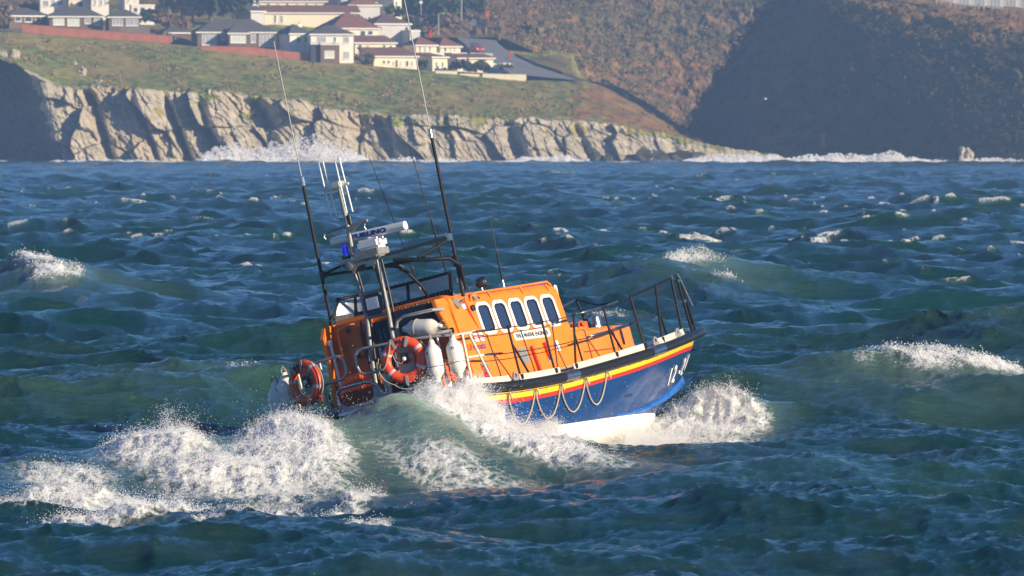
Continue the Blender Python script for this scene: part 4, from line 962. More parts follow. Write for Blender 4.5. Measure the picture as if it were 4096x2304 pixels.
ST = [(-3.57, 1.94, (-3.54,), (-3.13, .68)), (-2.39, 1.96, (-2.35,), None), (-1.25, 2.01, (-1.62,), (-1.25, .66)), (-.13, 2.09, (-.10,), (.31, .62)), (1.0, 2.23, (1.10,), None), (2.31, 2.40, (1.95,), (2.41, .60)), (3.46, 2.55, (3.32,), None), (4.05, 2.61, (4.3,), None)]
tops = {-1: [], 1: []}; bases = {-1: [], 1: []}
for s in (-1, 1):
    for k, (x, tz, bs, br) in enumerate(ST):
        if s > 0 and 4 <= k <= 6: continue
        t_, b_ = stan(x, tz, bs, BLACK, s, .026 if k > 4 else .023, br if s < 0 else ((4.45, .75) if k == 7 else br)); tops[s].append(t_); bases[s].append(b_)
T, B = tops[-1], bases[-1]
midp = [a.lerp(b, .47) for a, b in zip(T, B)]
def wire(name, pts, r=.010, m=None, sag=0.0, label=None):
    out = []
    for a, b in zip(pts[:-1], pts[1:]):
        for t in np.linspace(0, 1, 9)[:-1]: out.append(a.lerp(b, t) - Vector((0, 0, sag * 4 * t * (1 - t))))
    out.append(pts[-1]); return btube(name, out, r, m or mat('dark wire', (.05, .05, .055), .45, metal=.5), n=5, label=label)
pipe_top = [Vector(edge_at(t_of_x(-4.80), -.10, 0)) , ]
w0 = Vector((-4.74, -1.82, 1.93)); w1 = Vector((-4.50, -1.83, 1.50))
wire('guard_wire', [w0] + T[:5], .010, sag=.012); wire('guard_wire', [w1] + midp[:5] + [midp[6], midp[7]], .010, sag=.012)
btube('bow_rail', T[4:8], .022, BLACK)
wire('guard_wire', [tops[1][4], Vector((3.2, .2, 2.36)), Vector((2.6, -.75, 2.30)), T[5]], .018, BLACK, label='slack black bow rope')
P5 = tops[1][4]
for a, b, k0, k1 in ((w0, T[0], .06, .50), (w1, midp[0], .05, .5), (T[2], T[3], .12, .98), (T[3], T[4], .08, .55), (midp[2], midp[3], .35, .95), (midp[3], midp[4], .10, .70)):
    o = btube('turnbuckle', [a.lerp(b, k0 + (k1 - k0) * t) + Vector((0, 0, .006)) for t in (0, .2, .21, .6, .61, 1)], [.016, .014, .024, .024, .02, .02], STEEL, n=7)
    btube('shroud_cover', [a.lerp(b, k1), a.lerp(b, k1 + .12)], [.024, .017], BLACK, parent=o)
btube('guard_chain', [P5, P5 + Vector((-.25, .05, -.06)), P5 + Vector((-.9, .15, -.20))], [.022, .03, .016], STEEL, n=6)
# bow pulpit tail: jackstaff and posts round the stem
btube('pulpit_post', [edge_at(t_of_x(4.25), -.06, 0), Vector(edge_at(t_of_x(4.02), -.09, 0)) * 1 + Vector((.0, 0, .98))], .026, BLACK)
btube('pulpit_post', [edge_at(t_of_x(4.75), -.05, 0), T[7] + Vector((.08, .02, .04))], .028, BLACK); btube('jackstaff', [T[7] + Vector((.05, 0, .0)), T[7] + Vector((.40, .04, -.62))], .022, STEEL)
for q in (T[7], midp[7], T[6]): bbox('rail_clamp', q, (.07, .07, .07), STEEL, .01)
bbox('rail_clamp', T[7] + Vector((-.02, 0, -.12)), (.09, .09, .05), mat('green lens', (.01, .12, .08), .3), .01)
# white side gate at the starboard quarter
def pipe(pts, m=CREAM, r=.026, name='gate_rail', parent=None): return btube(name, pts, r, m, parent=parent)
gate = pipe([(-5.05, -1.62, 1.935), (-4.95, -1.76, 1.935), (-4.72, -1.83, 1.93)])
pipe([(-5.02, -1.60, 1.50), (-4.95, -1.76, 1.50), (-4.50, -1.84, 1.50)], parent=gate); pipe([(-4.97, -1.78, 1.93), (-4.97, -1.78, 1.0)], parent=gate); pipe([(-4.80, -1.82, 1.92), (-4.42, -1.86, 1.03)], parent=gate)
# stern rails follow the curved transom
def tr(y, out=0.0, dz=0.0):
    s = 1 if y > 0 else -1; e = edge_at(t_of_y(min(abs(y), 1.72)), out, 0, s); return Vector((e[0], e[1], dz))
sr = btube('stern_rail', [tr(y, -.0, z) for y, z in ((-1.75, 1.94), (-1.5, 1.98), (-1.1, 2.02), (-.6, 2.04), (-.1, 2.06), (.02, 2.04), (.09, 1.97), (.10, 1.85), (.10, 1.75), (.06, 1.65), (-.03, 1.60), (-.4, 1.59), (-1.0, 1.54), (-1.6, 1.51), (-1.74, 1.5))], .029, ALU, n=10)
for y in (-.42, -1.5): btube('rail_post', [tr(y, -.02, 2.0), tr(y - .02, -.04, 1.0)], .026, ALU, parent=sr)
sr = btube('stern_rail', [tr(y, -.0, z) for y, z in ((1.74, 1.93), (1.5, 1.97), (1.1, 2.02), (.55, 2.04), (.45, 2.02), (.38, 1.95), (.36, 1.85), (.36, 1.75), (.40, 1.66), (.50, 1.61), (.9, 1.60), (1.5, 1.53), (1.74, 1.50))], .029, ALU, n=10)
for y in (.98, 1.70): btube('rail_post', [tr(y, -.02, 2.0), tr(y - .02, -.04, 1.0)], .026, ALU, parent=sr)
hoop = btube('stern_hoop', [tr(y, -.01, z) for y, z in ((-.40, 1.07), (-.30, 1.22), (-.22, 1.36), (-.10, 1.44), (0, 1.46), (.3, 1.46), (.58, 1.45), (.68, 1.38), (.70, 1.26), (.69, 1.12))], .034, STEEL, n=10)
mb = MB(); mb.prism([(-.70, 0), (.42, 0), (.24, .30), (.15, .30), (.12, .12), (.0, .05), (-.5, .05), (-.62, .14)], frame((-5.66, 0, 1.06), (0, -1, 0), (0, 0, 1)), .02); bp(mb, 'stern_gate_plate', ALU_P, parent=hoop)
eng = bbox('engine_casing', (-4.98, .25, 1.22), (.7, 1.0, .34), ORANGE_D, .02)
bbox('mesh_panel', (-5.34, .28, 1.25), (.02, .52, .22), BLACKM, .004, parent=eng)
mb = MB()
for k in range(-7, 12):
    for d in (-1, 1): mb.box((-5.355, .28 + .045 * (k - 2) * 1.0, 1.25), (.008, .012, .30), Matrix.Rotation(R_(35 * d), 3, 'X'))
bp(mb, 'mesh_wire', ORANGE_D, parent=eng)
btube('exhaust_pipe', [(-5.3, -.22, .98), (-5.28, -.22, 1.55)], .09, STEEL, n=14)
bbox('rescue_ladder', (-5.1, -.62, 1.18), (.3, .6, .3), BLACKM, .03); bbox('stretcher', (-5.32, -.30, 1.72), (.08, .22, .42), mat('khaki canvas', (.16, .14, .06), .8, var=.3), .03)
bbox('locker_step', (-5.25, -1.02, 1.18), (.20, .62, .12), CREAM, .01); bbox('aft_locker', (-5.0, -1.05, 1.25), (.5, .6, .5), ORANGE_D, .02)
for y, z in ((1.05, 1.45), (.95, 1.40)): btube('davit_strut', [tr(y, -.05, z), tr(y - .08, -.06, 1.02)], .02, STEEL if z > 1.42 else BLACKM)
mb = MB(); mb.lathe([(.07, 0), (.09, .03), (.07, .1)], tr(1.52, .0, 1.14), (-1, .4, 0), 14); bp(mb, 'stern_capstan', STEEL, smooth=40); btube('crank_handle', [tr(1.5, .03, 1.2), tr(1.15, .05, 1.24)], .014, STEEL)
bbox('stern_plate', tr(1.15, .02, .73), (.06, .30, .11), mat('weathered yellow', (.40, .34, .04), .6, var=.3, vscale=9), .02)
up = btube('aft_grab_rail', [(-4.98, -.48, 1.95), (-5.02, -.47, 2.3), (-5.02, -.52, 2.44), (-5.02, -.68, 2.49), (-5.0, -1.3, 2.48), (-4.78, -1.38, 2.46)], .032, ALU_P, n=10)
btube('aft_grab_rail', [(-5.02, -.52, 2.04), (-5.0, -1.2, 2.06), (-4.72, -1.42, 2.05)], .034, ALU_P, n=10); mb = MB(); mb.lathe([(.06, 0), (.06, .03)], (-4.73, -1.42, 2.05), (1, -.3, 0), 14); bp(mb, 'rail_socket', RUBBER)
btube('fuel_hose', [(-4.7, .45, 2.62), (-4.72, .46, 2.4), (-4.78, .42, 2.2), (-4.8, .38, 1.7), (-4.85, .3, 1.05)], .022, BLACKM, n=7); btube('grab_pole', [(-4.62, .52, 2.05), (-4.62, .50, 1.40)], .014, BLACK, n=6)

for o in boat.children_recursive:
    if o.name.split('.')[0] in ('fender_bolts', 'screen_bolts', 'rivets', 'panel_rivets', 'mesh_wire', 'notice_lines', 'cargo_net'): o['kind'] = 'stuff'
# ---- things hung on the rails: fenders and lifebuoys
def in_boat(name, loc, ex, ey):
    return empty(name, BM @ frame(loc, ex, ey))
FPROF = [(0.0, .40), (.035, .39), (.045, .36), (.055, .31), (.095, .25), (.122, .19), (.125, .12), (.125, -.12), (.122, -.19), (.095, -.25), (.055, -.31), (.045, -.36), (.035, -.39), (0, -.40)]
def make_fender():
    r = empty('boat_fender'); mb = MB(); mb.lathe([(r_ * 1.2, h_) for r_, h_ in FPROF], (0, 0, 0), (0, 1, 0), 22); mb.build('fender_body', FENDER_W, r, smooth=50)
    for y in (.355, -.355):
        mb = MB(); mb.lathe([(.022, -.052), (.022, .052)], (0, y, 0), (0, 0, 1), 10); mb.build('eye', BLACKM, r)
    mb = MB(); mb.prism([(.028 * math.cos(a), .028 * math.sin(a)) for a in np.linspace(0, 6.28, 15)[:-1]], frame((.0, .16, .148), (1, 0, 0), (0, 1, 0)), .004); bg_ = mb.build('badge', LETTER_B, r)
    mb = MB(); Mb = frame((0, .16, .1525), (1, 0, 0), (0, 1, 0))
    mb.prism([(-.003, -.014), (.003, -.014), (.003, .012), (-.003, .012)], Mb, .002); mb.prism([(-.009, .004), (.009, .004), (.009, .008), (-.009, .008)], Mb, .002); mb.prism([(-.014, -.004), (-.010, -.006), (0, -.012), (.010, -.006), (.014, -.004), (.010, -.014), (0, -.019), (-.010, -.014)], Mb, .002); mb.build('anchor_mark', LETTER_W, bg_)
    mb = MB(); mb.tube([(.156 * math.cos(a), -.10, .156 * math.sin(a)) for a in np.linspace(0, 6.28, 25)[:-1]], .010, 6, closed=True); mb.build('rope_lashing', ROPEG, r)
    mb = MB(); mb.tube([(0, .355, .05), (.02, .42, .03), (-.01, .50, 0), (-.02, .42, -.03), (0, .355, -.05)], .015, 6); mb.build('hanging_rope', ROPEG, r)
    return r
aft = Vector((-1, 0, 0))
fspec = [(( -5.62, -1.50, 1.53), (-.28, -1, 0), (.05, .0, 1), 'white fender hanging on the starboard quarter rail, next to the lifebuoy', 1.0),
         ((-5.36, -1.80, 1.53), (.35, -1, 0), (.05, 0, 1), 'white fender hanging on the starboard quarter rail, next to the orange cabin side', 1.0),
         ((-5.12, -1.08, 2.20), (-.1, -.15, 1), (0, -1, .02), 'white fender lashed flat across the aft grab rail above the lifebuoy', 1.05),
         ((-5.34, 1.90, 1.53), (-1, -.4, 0), (.0, .0, 1), 'dirty white fender on the port quarter rail, touching the lifebuoy', 1.2),
         ((-5.30, 2.16, 1.42), (-1, -.1, 0), (.0, .0, 1), 'dirty white fender on the port quarter rail, the outermost one', 1.2)]
f0 = make_fender()
for k, (loc, ex, ey, lab, sc_) in enumerate(fspec):
    f = f0 if k == 0 else copy_tree(f0)
    f.matrix_world = BM @ frame(loc, Vector(ex), Vector(ey)) @ Matrix.Scale(sc_, 4); tag(f, lab, 'fender', 'white fenders hung on the lifeboat rails')
f2 = [o for o in bpy.data.objects if o.get('label', '').startswith('white fender lashed flat')][0]
mb = MB(); mb.tube([(.10, .42, .02), (.02, .2, .14), (-.03, .0, .135), (.1, -.2, .12)], .012, 6); mb.tube([(-.1, .3, .1), (.0, .12, .135), (.14, -.05, .06)], .012, 6); mb.build('rope_lashing', ROPEG, f2)
def make_ring():
    r = empty('lifebuoy'); RR, rr = .335, .088; vs, fs = [], []
    N, Mn = 48, 14
    mb = MB()
    for i in range(N):
        a = 2 * math.pi * i / N
        for k in range(Mn):
            b = 2 * math.pi * k / Mn; q = RR + rr * math.cos(b) * 1.05; mb.v.append((q * math.cos(a), q * math.sin(a), rr * .78 * math.sin(b)))
    mb.f = [(i * Mn + k, ((i + 1) % N) * Mn + k, ((i + 1) % N) * Mn + (k + 1) % Mn, i * Mn + (k + 1) % Mn) for i in range(N) for k in range(Mn)]; mb.m = [0] * len(mb.f)
    mb.build('buoy_shell', RING, r, smooth=180)
    for a0 in (28, 152, 215, 328):
        mb = MB(); rows = []
        for a in np.linspace(R_(a0 - 4.5), R_(a0 + 4.5), 4):
            rows.append([((RR + (rr + .004) * math.cos(b) * 1.05) * math.cos(a), (RR + (rr + .004) * math.cos(b) * 1.05) * math.sin(a), (rr * .78 + .004) * math.sin(b)) for b in np.linspace(0, 6.2832, 15)])
        mb.grid(rows); mb.build('tape_band', TAPE, r, smooth=180)
    for a0, ln in ((68, .2), (112, .2), (270, .18)):
        a = R_(a0); c = Vector((math.cos(a) * (RR + (.0 if a0 < 200 else .04)), math.sin(a) * (RR + (.0 if a0 < 200 else .04)), rr * .80)); mb = MB(); mb.prism(rrect(.055, ln, .026, 4), frame(c, (-math.sin(a), math.cos(a), 0), (-math.cos(a), -math.sin(a), 0)), .010); mb.build('holder_clip', ALU_P, r)
    mb = MB(); mb.ring(rrect(.30, .56, .10, 5), rrect(.02, .02, .008, 5), frame((0, .0, -.09), (1, 0, 0), (0, 1, 0)), .012); pl = mb.build('holder_plate', ALU_P, r)
    for q in ((-.09, .12), (.10, .13), (-.085, -.03), (.095, -.03)):
        mb = MB(); mb.prism([(q[0] + .045 * math.cos(a), q[1] + .045 * math.sin(a)) for a in np.linspace(0, 6.28, 15)[:-1]], frame((0, 0, -.077), (1, 0, 0), (0, 1, 0)), .003); mb.build('plate_hole', ORANGE_D, pl)
    mb = MB(); mb.prism(rrect(.14, .20, .04, 4), frame((0, .03, -.075), (1, 0, 0), (0, 1, 0)), .06); lt = mb.build('buoy_light', BLACKM, r, bevel=.01)
    mb = MB(); mb.lathe([(.038, 0), (.036, .02), (.02, .032)], (0, .02, -.015), (0, 0, 1), 14); mb.build('lamp_lens', WPLASTIC, lt, smooth=50)
    pts = []
    for a in np.linspace(R_(165), R_(395), 44):
        q = RR + rr + .03 + .05 * abs(math.sin(a * 2.3)); pts.append((q * math.cos(a), q * math.sin(a) - (.03 if math.sin(a) < 0 else 0), .02))
    mb = MB(); mb.tube(pts, .009, 5); mb.build('grab_rope', ROPE, r)
    mb = MB(); mb.tube([(-.17, .36, .08), (-.22, .2, .08), (-.30, .0, .09), (-.40, -.1, .06), (-.46, -.06, .04), (-.44, .02, .04), (-.40, -.02, .05)], .009, 5); mb.tube([(-.2, .16, .0), (-.16, 0, .0), (-.06, -.06, .0), (.0, .0, .02)], .007, 5); mb.build('lanyard', ROPE, r)
    mb = MB(); mb.tube([(-.12, .45, .0), (-.07, .30, .08), (.0, .20, .05), (.05, .3, .08), (.04, .46, .0)], .008, 5); mb.build('strap', BLACKM, r)
    for ch, a0 in (('R', 101), ('N', 93.5), ('L', 84.5), ('I', 78)):
        a = R_(a0); c = Vector((math.cos(a) * (RR - .03), math.sin(a) * (RR - .03), rr * .80)); text('lettering', ch, frame(c, (math.sin(a), -math.cos(a), 0), (math.cos(a), math.sin(a), 0)), .095, LETTER_K, r, align='CENTER', bold=.002)
    return r
k0 = make_ring()
k0.matrix_world = BM @ frame((-5.74, -.95, 1.68), (.28, -.96, 0), (0.02, .0, 1)) @ Matrix.Scale(1.0, 4)
tag(k0, 'orange lifebuoy with silver bands facing the camera on the starboard stern rail', 'lifebuoy', 'lifebuoys on the stern rails')
k1 = copy_tree(k0); k1.matrix_world = BM @ frame((-5.70, 1.25, 1.70), (-.26, -.966, 0), (0.02, 0, 1)) @ Matrix.Rotation(R_(14), 4, 'Z')
tag(k1, 'orange lifebuoy turned edge-on beside two dirty fenders on the port stern rail', 'lifebuoy', 'lifebuoys on the stern rails')
mb = MB(); mb.tube([(.22, -.30, .03), (.30, -.42, .03), (.24, -.50, .0), (.16, -.44, .02), (.12, -.36, .03)], .018, 6); mb.build('red_webbing', REDP, k1)
# ------------------------------------------------------------------ houses above the cliff
CREAMW = mat('cream render', (.84, .75, .54), .8, var=.08, vscale=.4)
WHITEW = mat('white render', (.84, .79, .70), .8, var=.08, vscale=.4)
GREYW = mat('pale grey render', (.56, .55, .53), .8, var=.1, vscale=.4)
BROWNW = mat('brown brick wall', (.17, .105, .07), .85, var=.3, vscale=1.5)
SLATE = mat('dark slate tiles', (.105, .095, .090), .7, var=.25, vscale=.8)
TERRA = mat('brown clay tiles', (.25, .115, .075), .75, var=.25, vscale=.8)
REDT = mat('red clay tiles', (.29, .07, .055), .75, var=.2, vscale=.8)
TRIM = mat('white trim', (.78, .76, .70), .6)
PANE = mat('house window glass', (.05, .065, .085), .06, spec=.8)
CURT = mat('pale curtains', (.62, .66, .60), .7, var=.15, vscale=1.2)
CURTG = mat('grey blinds', (.34, .36, .40), .6, var=.2, vscale=1.2)
DOORW = mat('white garage door', (.74, .73, .70), .5); DOORD = mat('dark door', (.03, .03, .035), .5)
BRICK = mat('red garden brick', (.46, .155, .08), .88, var=.3, vscale=.6, dark=(.32, .12, .07))
STONEW = mat('stone garden wall', (.24, .20, .16), .9, var=.45, vscale=1.0)
def house_at(name, label, x0, x1, base, eave, y, depth, yaw, wall, roof, rh=0.0, kind='hip', over=.35, wins=(), chims=(), doors=(), cat='house', group=None, side=None, down=3.0, ridge_trim=True, parapet=False, side_wins=0):
    """front wall from photo column x0 to x1 at distance y; rows base/eave give its height; yaw turns the left gable into view"""
    s = y / F_PX; a = R_(yaw); wd = (x1 - x0) * s / math.cos(a); p = at(x0, base, y); h = (base - eave) * s
    M = Matrix.Translation(p) @ Matrix.Rotation(a, 4, 'Z')
    r = tag(empty(name, M), label, cat, group or 'houses on the cliff')
    lx = lambda q: (q - x0) * s / math.cos(a)
    mb = MB(); mb.box((wd / 2, depth / 2, (h - down) / 2), (wd, depth, h + down)); mb.build('wall', wall, r)
    if kind == 'hip':
        o = over; e = [(-o, -o), (wd + o, -o), (wd + o, depth + o), (-o, depth + o)]; ins = min(depth / 2 + o, wd / 2 + o) * .92
        top = [(-o + ins, depth / 2), (wd + o - ins, depth / 2)]
        mb = MB(); vs = [(q[0], q[1], h + .08) for q in e] + [(q[0], q[1], h + .16) for q in e] + [(q[0], q[1], h + .16 + rh) for q in top]
        mb.add(vs, [(3, 2, 1, 0), (0, 1, 5, 4), (1, 2, 6, 5), (2, 3, 7, 6), (3, 0, 4, 7), (4, 5, 9, 8), (5, 6, 9), (6, 7, 8, 9), (7, 4, 8)]); rf = mb.build('roof', roof, r)
    elif kind == 'mono':                             # roof falls towards the sea
        mb = MB(); o = over; mb.add([(-o, -o, h + .1), (wd + o, -o, h + .1), (wd + o, depth + o, h + rh + .1), (-o, depth + o, h + rh + .1), (-o, -o, h - .02), (wd + o, -o, h - .02), (wd + o, depth + o, h + rh - .15), (-o, depth + o, h + rh - .15)], [(0, 1, 2, 3), (7, 6, 5, 4), (4, 5, 1, 0), (5, 6, 2, 1), (6, 7, 3, 2), (7, 4, 0, 3)]); rf = mb.build('roof', roof, r)
        mb = MB(); mb.add([(0.004, .01, h - .05), (0.004, depth, h - .05), (0.004, depth, h + rh - .2), (wd - .004, .01, h - .05), (wd - .004, depth, h - .05), (wd - .004, depth, h + rh - .2)], [(0, 1, 2), (3, 5, 4), (1, 4, 5, 2)]); mb.build('gable_wall', wall, r)
    elif kind == 'gable':
        mb = MB(); o = over; mb.add([(-o, -o, h), (wd + o, -o, h), (wd + o, depth / 2, h + rh), (-o, depth / 2, h + rh), (wd + o, depth + o, h), (-o, depth + o, h)], [(0, 1, 2, 3), (3, 2, 4, 5)]); rf = mb.build('roof', roof, r)
        mb = MB(); mb.add([(.01, 0, h - .02), (.01, depth, h - .02), (.01, depth / 2, h + rh - .15), (wd - .01, 0, h - .02), (wd - .01, depth, h - .02), (wd - .01, depth / 2, h + rh - .15)], [(0, 2, 1), (3, 4, 5)]); mb.build('gable_wall', wall, r)
    else:
        mb = MB(); mb.box((wd / 2, depth / 2, h + .1), (wd + over, depth + over, .22)); rf = mb.build('roof', roof, r)
    mb = MB(); mb.box((wd / 2, -over - .03, h - .02), (wd + over * 2, .05, .26)); mb.build('fascia', TRIM, r)
    for (c0, c1, rt, rb) in chims:
        mb = MB(); zt = (base - rt) * s; zb = (base - rb) * s; cw = lx(c1) - lx(c0); mb.box((lx((c0 + c1) / 2), depth * .45, (zt + zb) / 2 - .2), (cw, .6, zt - zb + .4)); ch = mb.build('chimney', wall, rf)
        mb = MB(); mb.lathe([(.14, 0), (.11, .35)], (lx((c0 + c1) / 2), depth * .45, zt), n=8); mb.build('chimney_pot', TERRA, rf)
    def win(c0, c1, rt, rb, m, nm='window', nb=1):
        zt, zb = (base - rt) * s, (base - rb) * s; X0, X1 = lx(c0), lx(c1); mb = MB()
        MM = frame(((X0 + X1) / 2, 0, (zt + zb) / 2), (1, 0, 0), (0, 0, 1)); w_, h_ = X1 - X0, zt - zb; t = .09
        sq = lambda ww, hh: [(ww / 2, hh / 2), (-ww / 2, hh / 2), (-ww / 2, -hh / 2), (ww / 2, -hh / 2)]
        mb.ring(sq(w_, h_), sq(w_ - 2 * t, h_ - 2 * t), MM @ Matrix.Translation((0, 0, -.08)), .14)
        for k in range(1, nb + 1 if nb > 1 else 1): mb.box(Vector((X0 + w_ * k / (nb + 1), -.02, (zt + zb) / 2)), (.08, .07, h_ - 2 * t))
        f = mb.build(nm, TRIM, r); mb = MB(); mb.box(((X0 + X1) / 2, -.012, (zt + zb) / 2), (w_ - 2 * t, .02, h_ - 2 * t)); mb.build('pane', m, f)
        mb = MB(); mb.box(((X0 + X1) / 2, -.10, zb - .05), (w_ + .16, .2, .08)); mb.build('sill', TRIM, f)
    for q in wins: win(*q)
    for (c0, c1, rt, rb, m) in doors:
        mb = MB(); zt, zb = (base - rt) * s, (base - rb) * s; mb.box(((lx(c0) + lx(c1)) / 2, -.03, (zt + zb) / 2), (lx(c1) - lx(c0), .08, zt - zb)); mb.build('door', m, r)
    for k in range(side_wins):
        yy = depth * (k + 1) / (side_wins + 1); mb = MB(); mb.box((-.02, yy, h * .5), (.06, 1.0, 1.2)); f = mb.build('window', TRIM, r); mb = MB(); mb.box((-.045, yy, h * .5), (.03, .8, 1.0)); mb.build('pane', PANE, f)
    return r
HA = 'houses on the cliff'
# A: long bungalow at the left
A = house_at('bungalow', 'long dark-roofed bungalow behind the left red brick wall, with a tall chimney', 198, 410, 104, 67, 1582, 7.5, 8, BROWNW, SLATE, 1.9, wins=((213, 258, 72, 101, CURT, 'window', 2), (270, 318, 72, 104, CURT, 'window', 2), (338, 362, 74, 95, CURTG, 'window', 1), (375, 405, 74, 101, CURTG, 'window', 2)), chims=((285, 300, 14, 48),))
house_at('bungalow', 'short hipped wing with a white fascia at the right end of the long bungalow', 436, 560, 104, 69, 1580.5, 6.5, 8, BROWNW, SLATE, 1.55, wins=((449, 492, 75, 103, CURTG, 'window', 2), (504, 552, 75, 103, CURTG, 'window', 2)))
house_at('bungalow', 'low unlit bungalow wing in shade at the far left, with a small dark roof', 38, 192, 94, 64, 1586, 7, 26, BROWNW, SLATE, 1.5, wins=((60, 84, 68, 86, PANE), (98, 126, 68, 88, PANE), (140, 160, 68, 90, PANE)))
# B: second bungalow
house_at('bungalow', 'wide hipped bungalow with a central chimney above the right red brick wall', 790, 1098, 186, 130, 1562, 8.5, 10, BROWNW, SLATE, 2.5, wins=((808, 866, 135, 180, CURTG, 'window', 3), (884, 908, 135, 160, CURTG, 'window', 1), (1002, 1022, 137, 170, CURTG, 'window', 1), (1036, 1094, 138, 184, CURTG, 'window', 3)), chims=((850, 864, 69, 112),), doors=((880, 912, 161, 184, DOORD),))
house_at('bungalow', 'projecting hipped front bay with a bright window, in the middle of the wide bungalow', 916, 992, 184, 134, 1559.5, 4, 10, BROWNW, SLATE, 1.8, wins=((922, 984, 138, 172, CURT, 'window', 2),))
house_at('outbuilding', 'dark lean-to roof beside stepped stones left of the wide bungalow', 660, 752, 150, 132, 1572, 6, 20, BROWNW, SLATE, 1.3, cat='outbuilding')
# C: white two-storey house
house_at('villa', 'white two-storey house with a slate hipped roof, left gabled half with two small windows', 1160, 1240, 208, 136, 1560, 7, 24, WHITEW, SLATE, 1.8, wins=((1186, 1203, 145, 170, PANE, 'window', 1), (1217, 1234, 145, 172, PANE, 'window', 1)), chims=((1214, 1229, 94, 122),))
C = house_at('villa', 'white two-storey house above a brown porch, biggest front near the brick wall', 1243, 1414, 240, 138, 1556, 7.5, 10, WHITEW, SLATE, 1.7, wins=((1268, 1305, 145, 172, CURTG, 'window', 2), (1334, 1345, 147, 168, PANE), (1372, 1397, 146, 173, CURTG, 'window', 1), (1372, 1398, 205, 236, CURTG, 'window', 2)))
house_at('porch', 'brown flat-roofed porch with a white garage door against the white two-storey house', 1283, 1358, 236, 177, 1553, 2.8, 10, BROWNW, SLATE, 0, 'flat', .1, wins=((1298, 1338, 203, 233, CURT, 'garage_door', 3),), cat='porch')
house_at('porch', 'dark recessed porch left of the brown one on the white two-storey house', 1243, 1281, 212, 175, 1553.5, 2.2, 10, DOORD, SLATE, 0, 'flat', .1, cat='porch')
# terraces behind, stepping down the slope
house_at('terrace', 'cream house under the broad red and brown hipped roof behind the white villa', 1330, 1515, 150, 114, 1590, 13, 16, CREAMW, TERRA, 3.1, wins=((1440, 1462, 122, 146, PANE), (1470, 1492, 122, 140, PANE)))
house_at('terrace', 'long cream terrace with a brown roof, second row from the top', 1058, 1436, 98, 52, 1640, 7, 7, CREAMW, TERRA, 1.6, 'mono', wins=((1096, 1106, 60, 92, PANE), (1118, 1134, 62, 92, CURTG), (1340, 1354, 64, 88, PANE), (1386, 1398, 70, 90, PANE), (1408, 1422, 72, 90, CURTG)))
house_at('terrace', 'topmost cream terrace cut by the upper picture edge, many upright windows', 1012, 1352, 44, 6, 1680, 7, 7, CREAMW, TERRA, 1.4, 'mono', wins=tuple((x, x + 12, 12, 38, PANE if k % 2 else CURTG) for k, x in enumerate(range(1030, 1340, 38))))
house_at('terrace', 'small cream house at the top edge with a glazed end, right of the topmost terrace', 1370, 1398, 40, 2, 1676, 5, 10, WHITEW, TERRA, .8, 'mono', wins=((1375, 1392, 8, 34, CURTG, 'window', 1),))
house_at('cottage', 'dark-roofed house in shadow behind bushes near the top edge, left of the lamp post road', 1395, 1520, 60, 22, 1664, 7, 18, GREYW, TERRA, 1.9, wins=((1500, 1512, 10, 22, PANE),))
house_at('cottage', 'narrow yellow-lit house end at the top edge beside the tallest aerial', 1576, 1606, 38, -18, 1668, 6, 30, CREAMW, TERRA, 1.2, 'mono', wins=((1582, 1590, 4, 30, PANE),))
house_at('villa', 'pale grey house with a dark brown hipped roof beside the tallest aerial', 1502, 1640, 160, 96, 1614, 9, 22, GREYW, mat('dark brown tiles', (.14, .085, .065), .75, var=.2), 1.9, wins=((1520, 1530, 105, 124, PANE), (1618, 1634, 106, 140, PANE, 'window', 1)))
house_at('extension', 'low grey flat extension at the right foot of the pale grey house', 1640, 1680, 164, 124, 1612, 5, 22, GREYW, GREYW, 0, 'flat', .1, cat='extension')
house_at('terrace', 'cream terrace house with a brown lean-to roof, just right of the white villa', 1420, 1582, 212, 172, 1580, 8, 18, CREAMW, TERRA, 1.5, 'mono', wins=((1432, 1448, 178, 208, PANE), (1462, 1478, 180, 206, CURTG), (1530, 1542, 178, 200, PANE), (1556, 1570, 182, 196, PANE)))
house_at('terrace', 'lowest cream terrace house by the grass edge, dark shrub at its left corner', 1496, 1668, 268, 226, 1560, 10, 18, CREAMW, TERRA, 1.8, 'mono', wins=((1530, 1542, 241, 256, PANE), (1548, 1560, 241, 256, PANE), (1568, 1578, 244, 264, CURTG), (1598, 1606, 244, 266, CURTG), (1622, 1634, 242, 266, PANE), (1642, 1652, 244, 266, CURTG)), doors=((1582, 1590, 240, 268, BROWNW),), side_wins=1)
house_at('terrace', 'cream terrace house under a brown roof, left of the pair by the road', 1664, 1746, 216, 182, 1582, 7, 22, CREAMW, TERRA, 1.6, wins=((1676, 1684, 186, 212, PANE), (1694, 1706, 188, 212, CURTG), (1716, 1724, 186, 206, PANE)))
house_at('terrace', 'cream terrace house under a brown roof, right one of the pair by the road', 1762, 1842, 214, 187, 1584, 7, 22, CREAMW, TERRA, 1.7, wins=((1776, 1786, 191, 208, PANE), (1798, 1806, 190, 210, CURTG), (1816, 1822, 190, 210, PANE)))
house_at('extension', 'low flat-roofed cream extension in front of the left house of the pair', 1708, 1768, 228, 215, 1576, 4, 22, CREAMW, GREYW, 0, 'flat', .12, cat='extension')
house_at('extension', 'low flat-roofed cream extension in front of the right house of the pair', 1808, 1866, 228, 215, 1576, 4, 22, CREAMW, GREYW, 0, 'flat', .12, cat='extension')
house_at('terrace', 'small cream house end with two tall windows above the white garden wall', 1730, 1790, 282, 229, 1561, 9, 26, CREAMW, TERRA, .9, 'mono', wins=((1742, 1750, 246, 278, PANE), (1766, 1774, 246, 272, PANE)), side_wins=1)
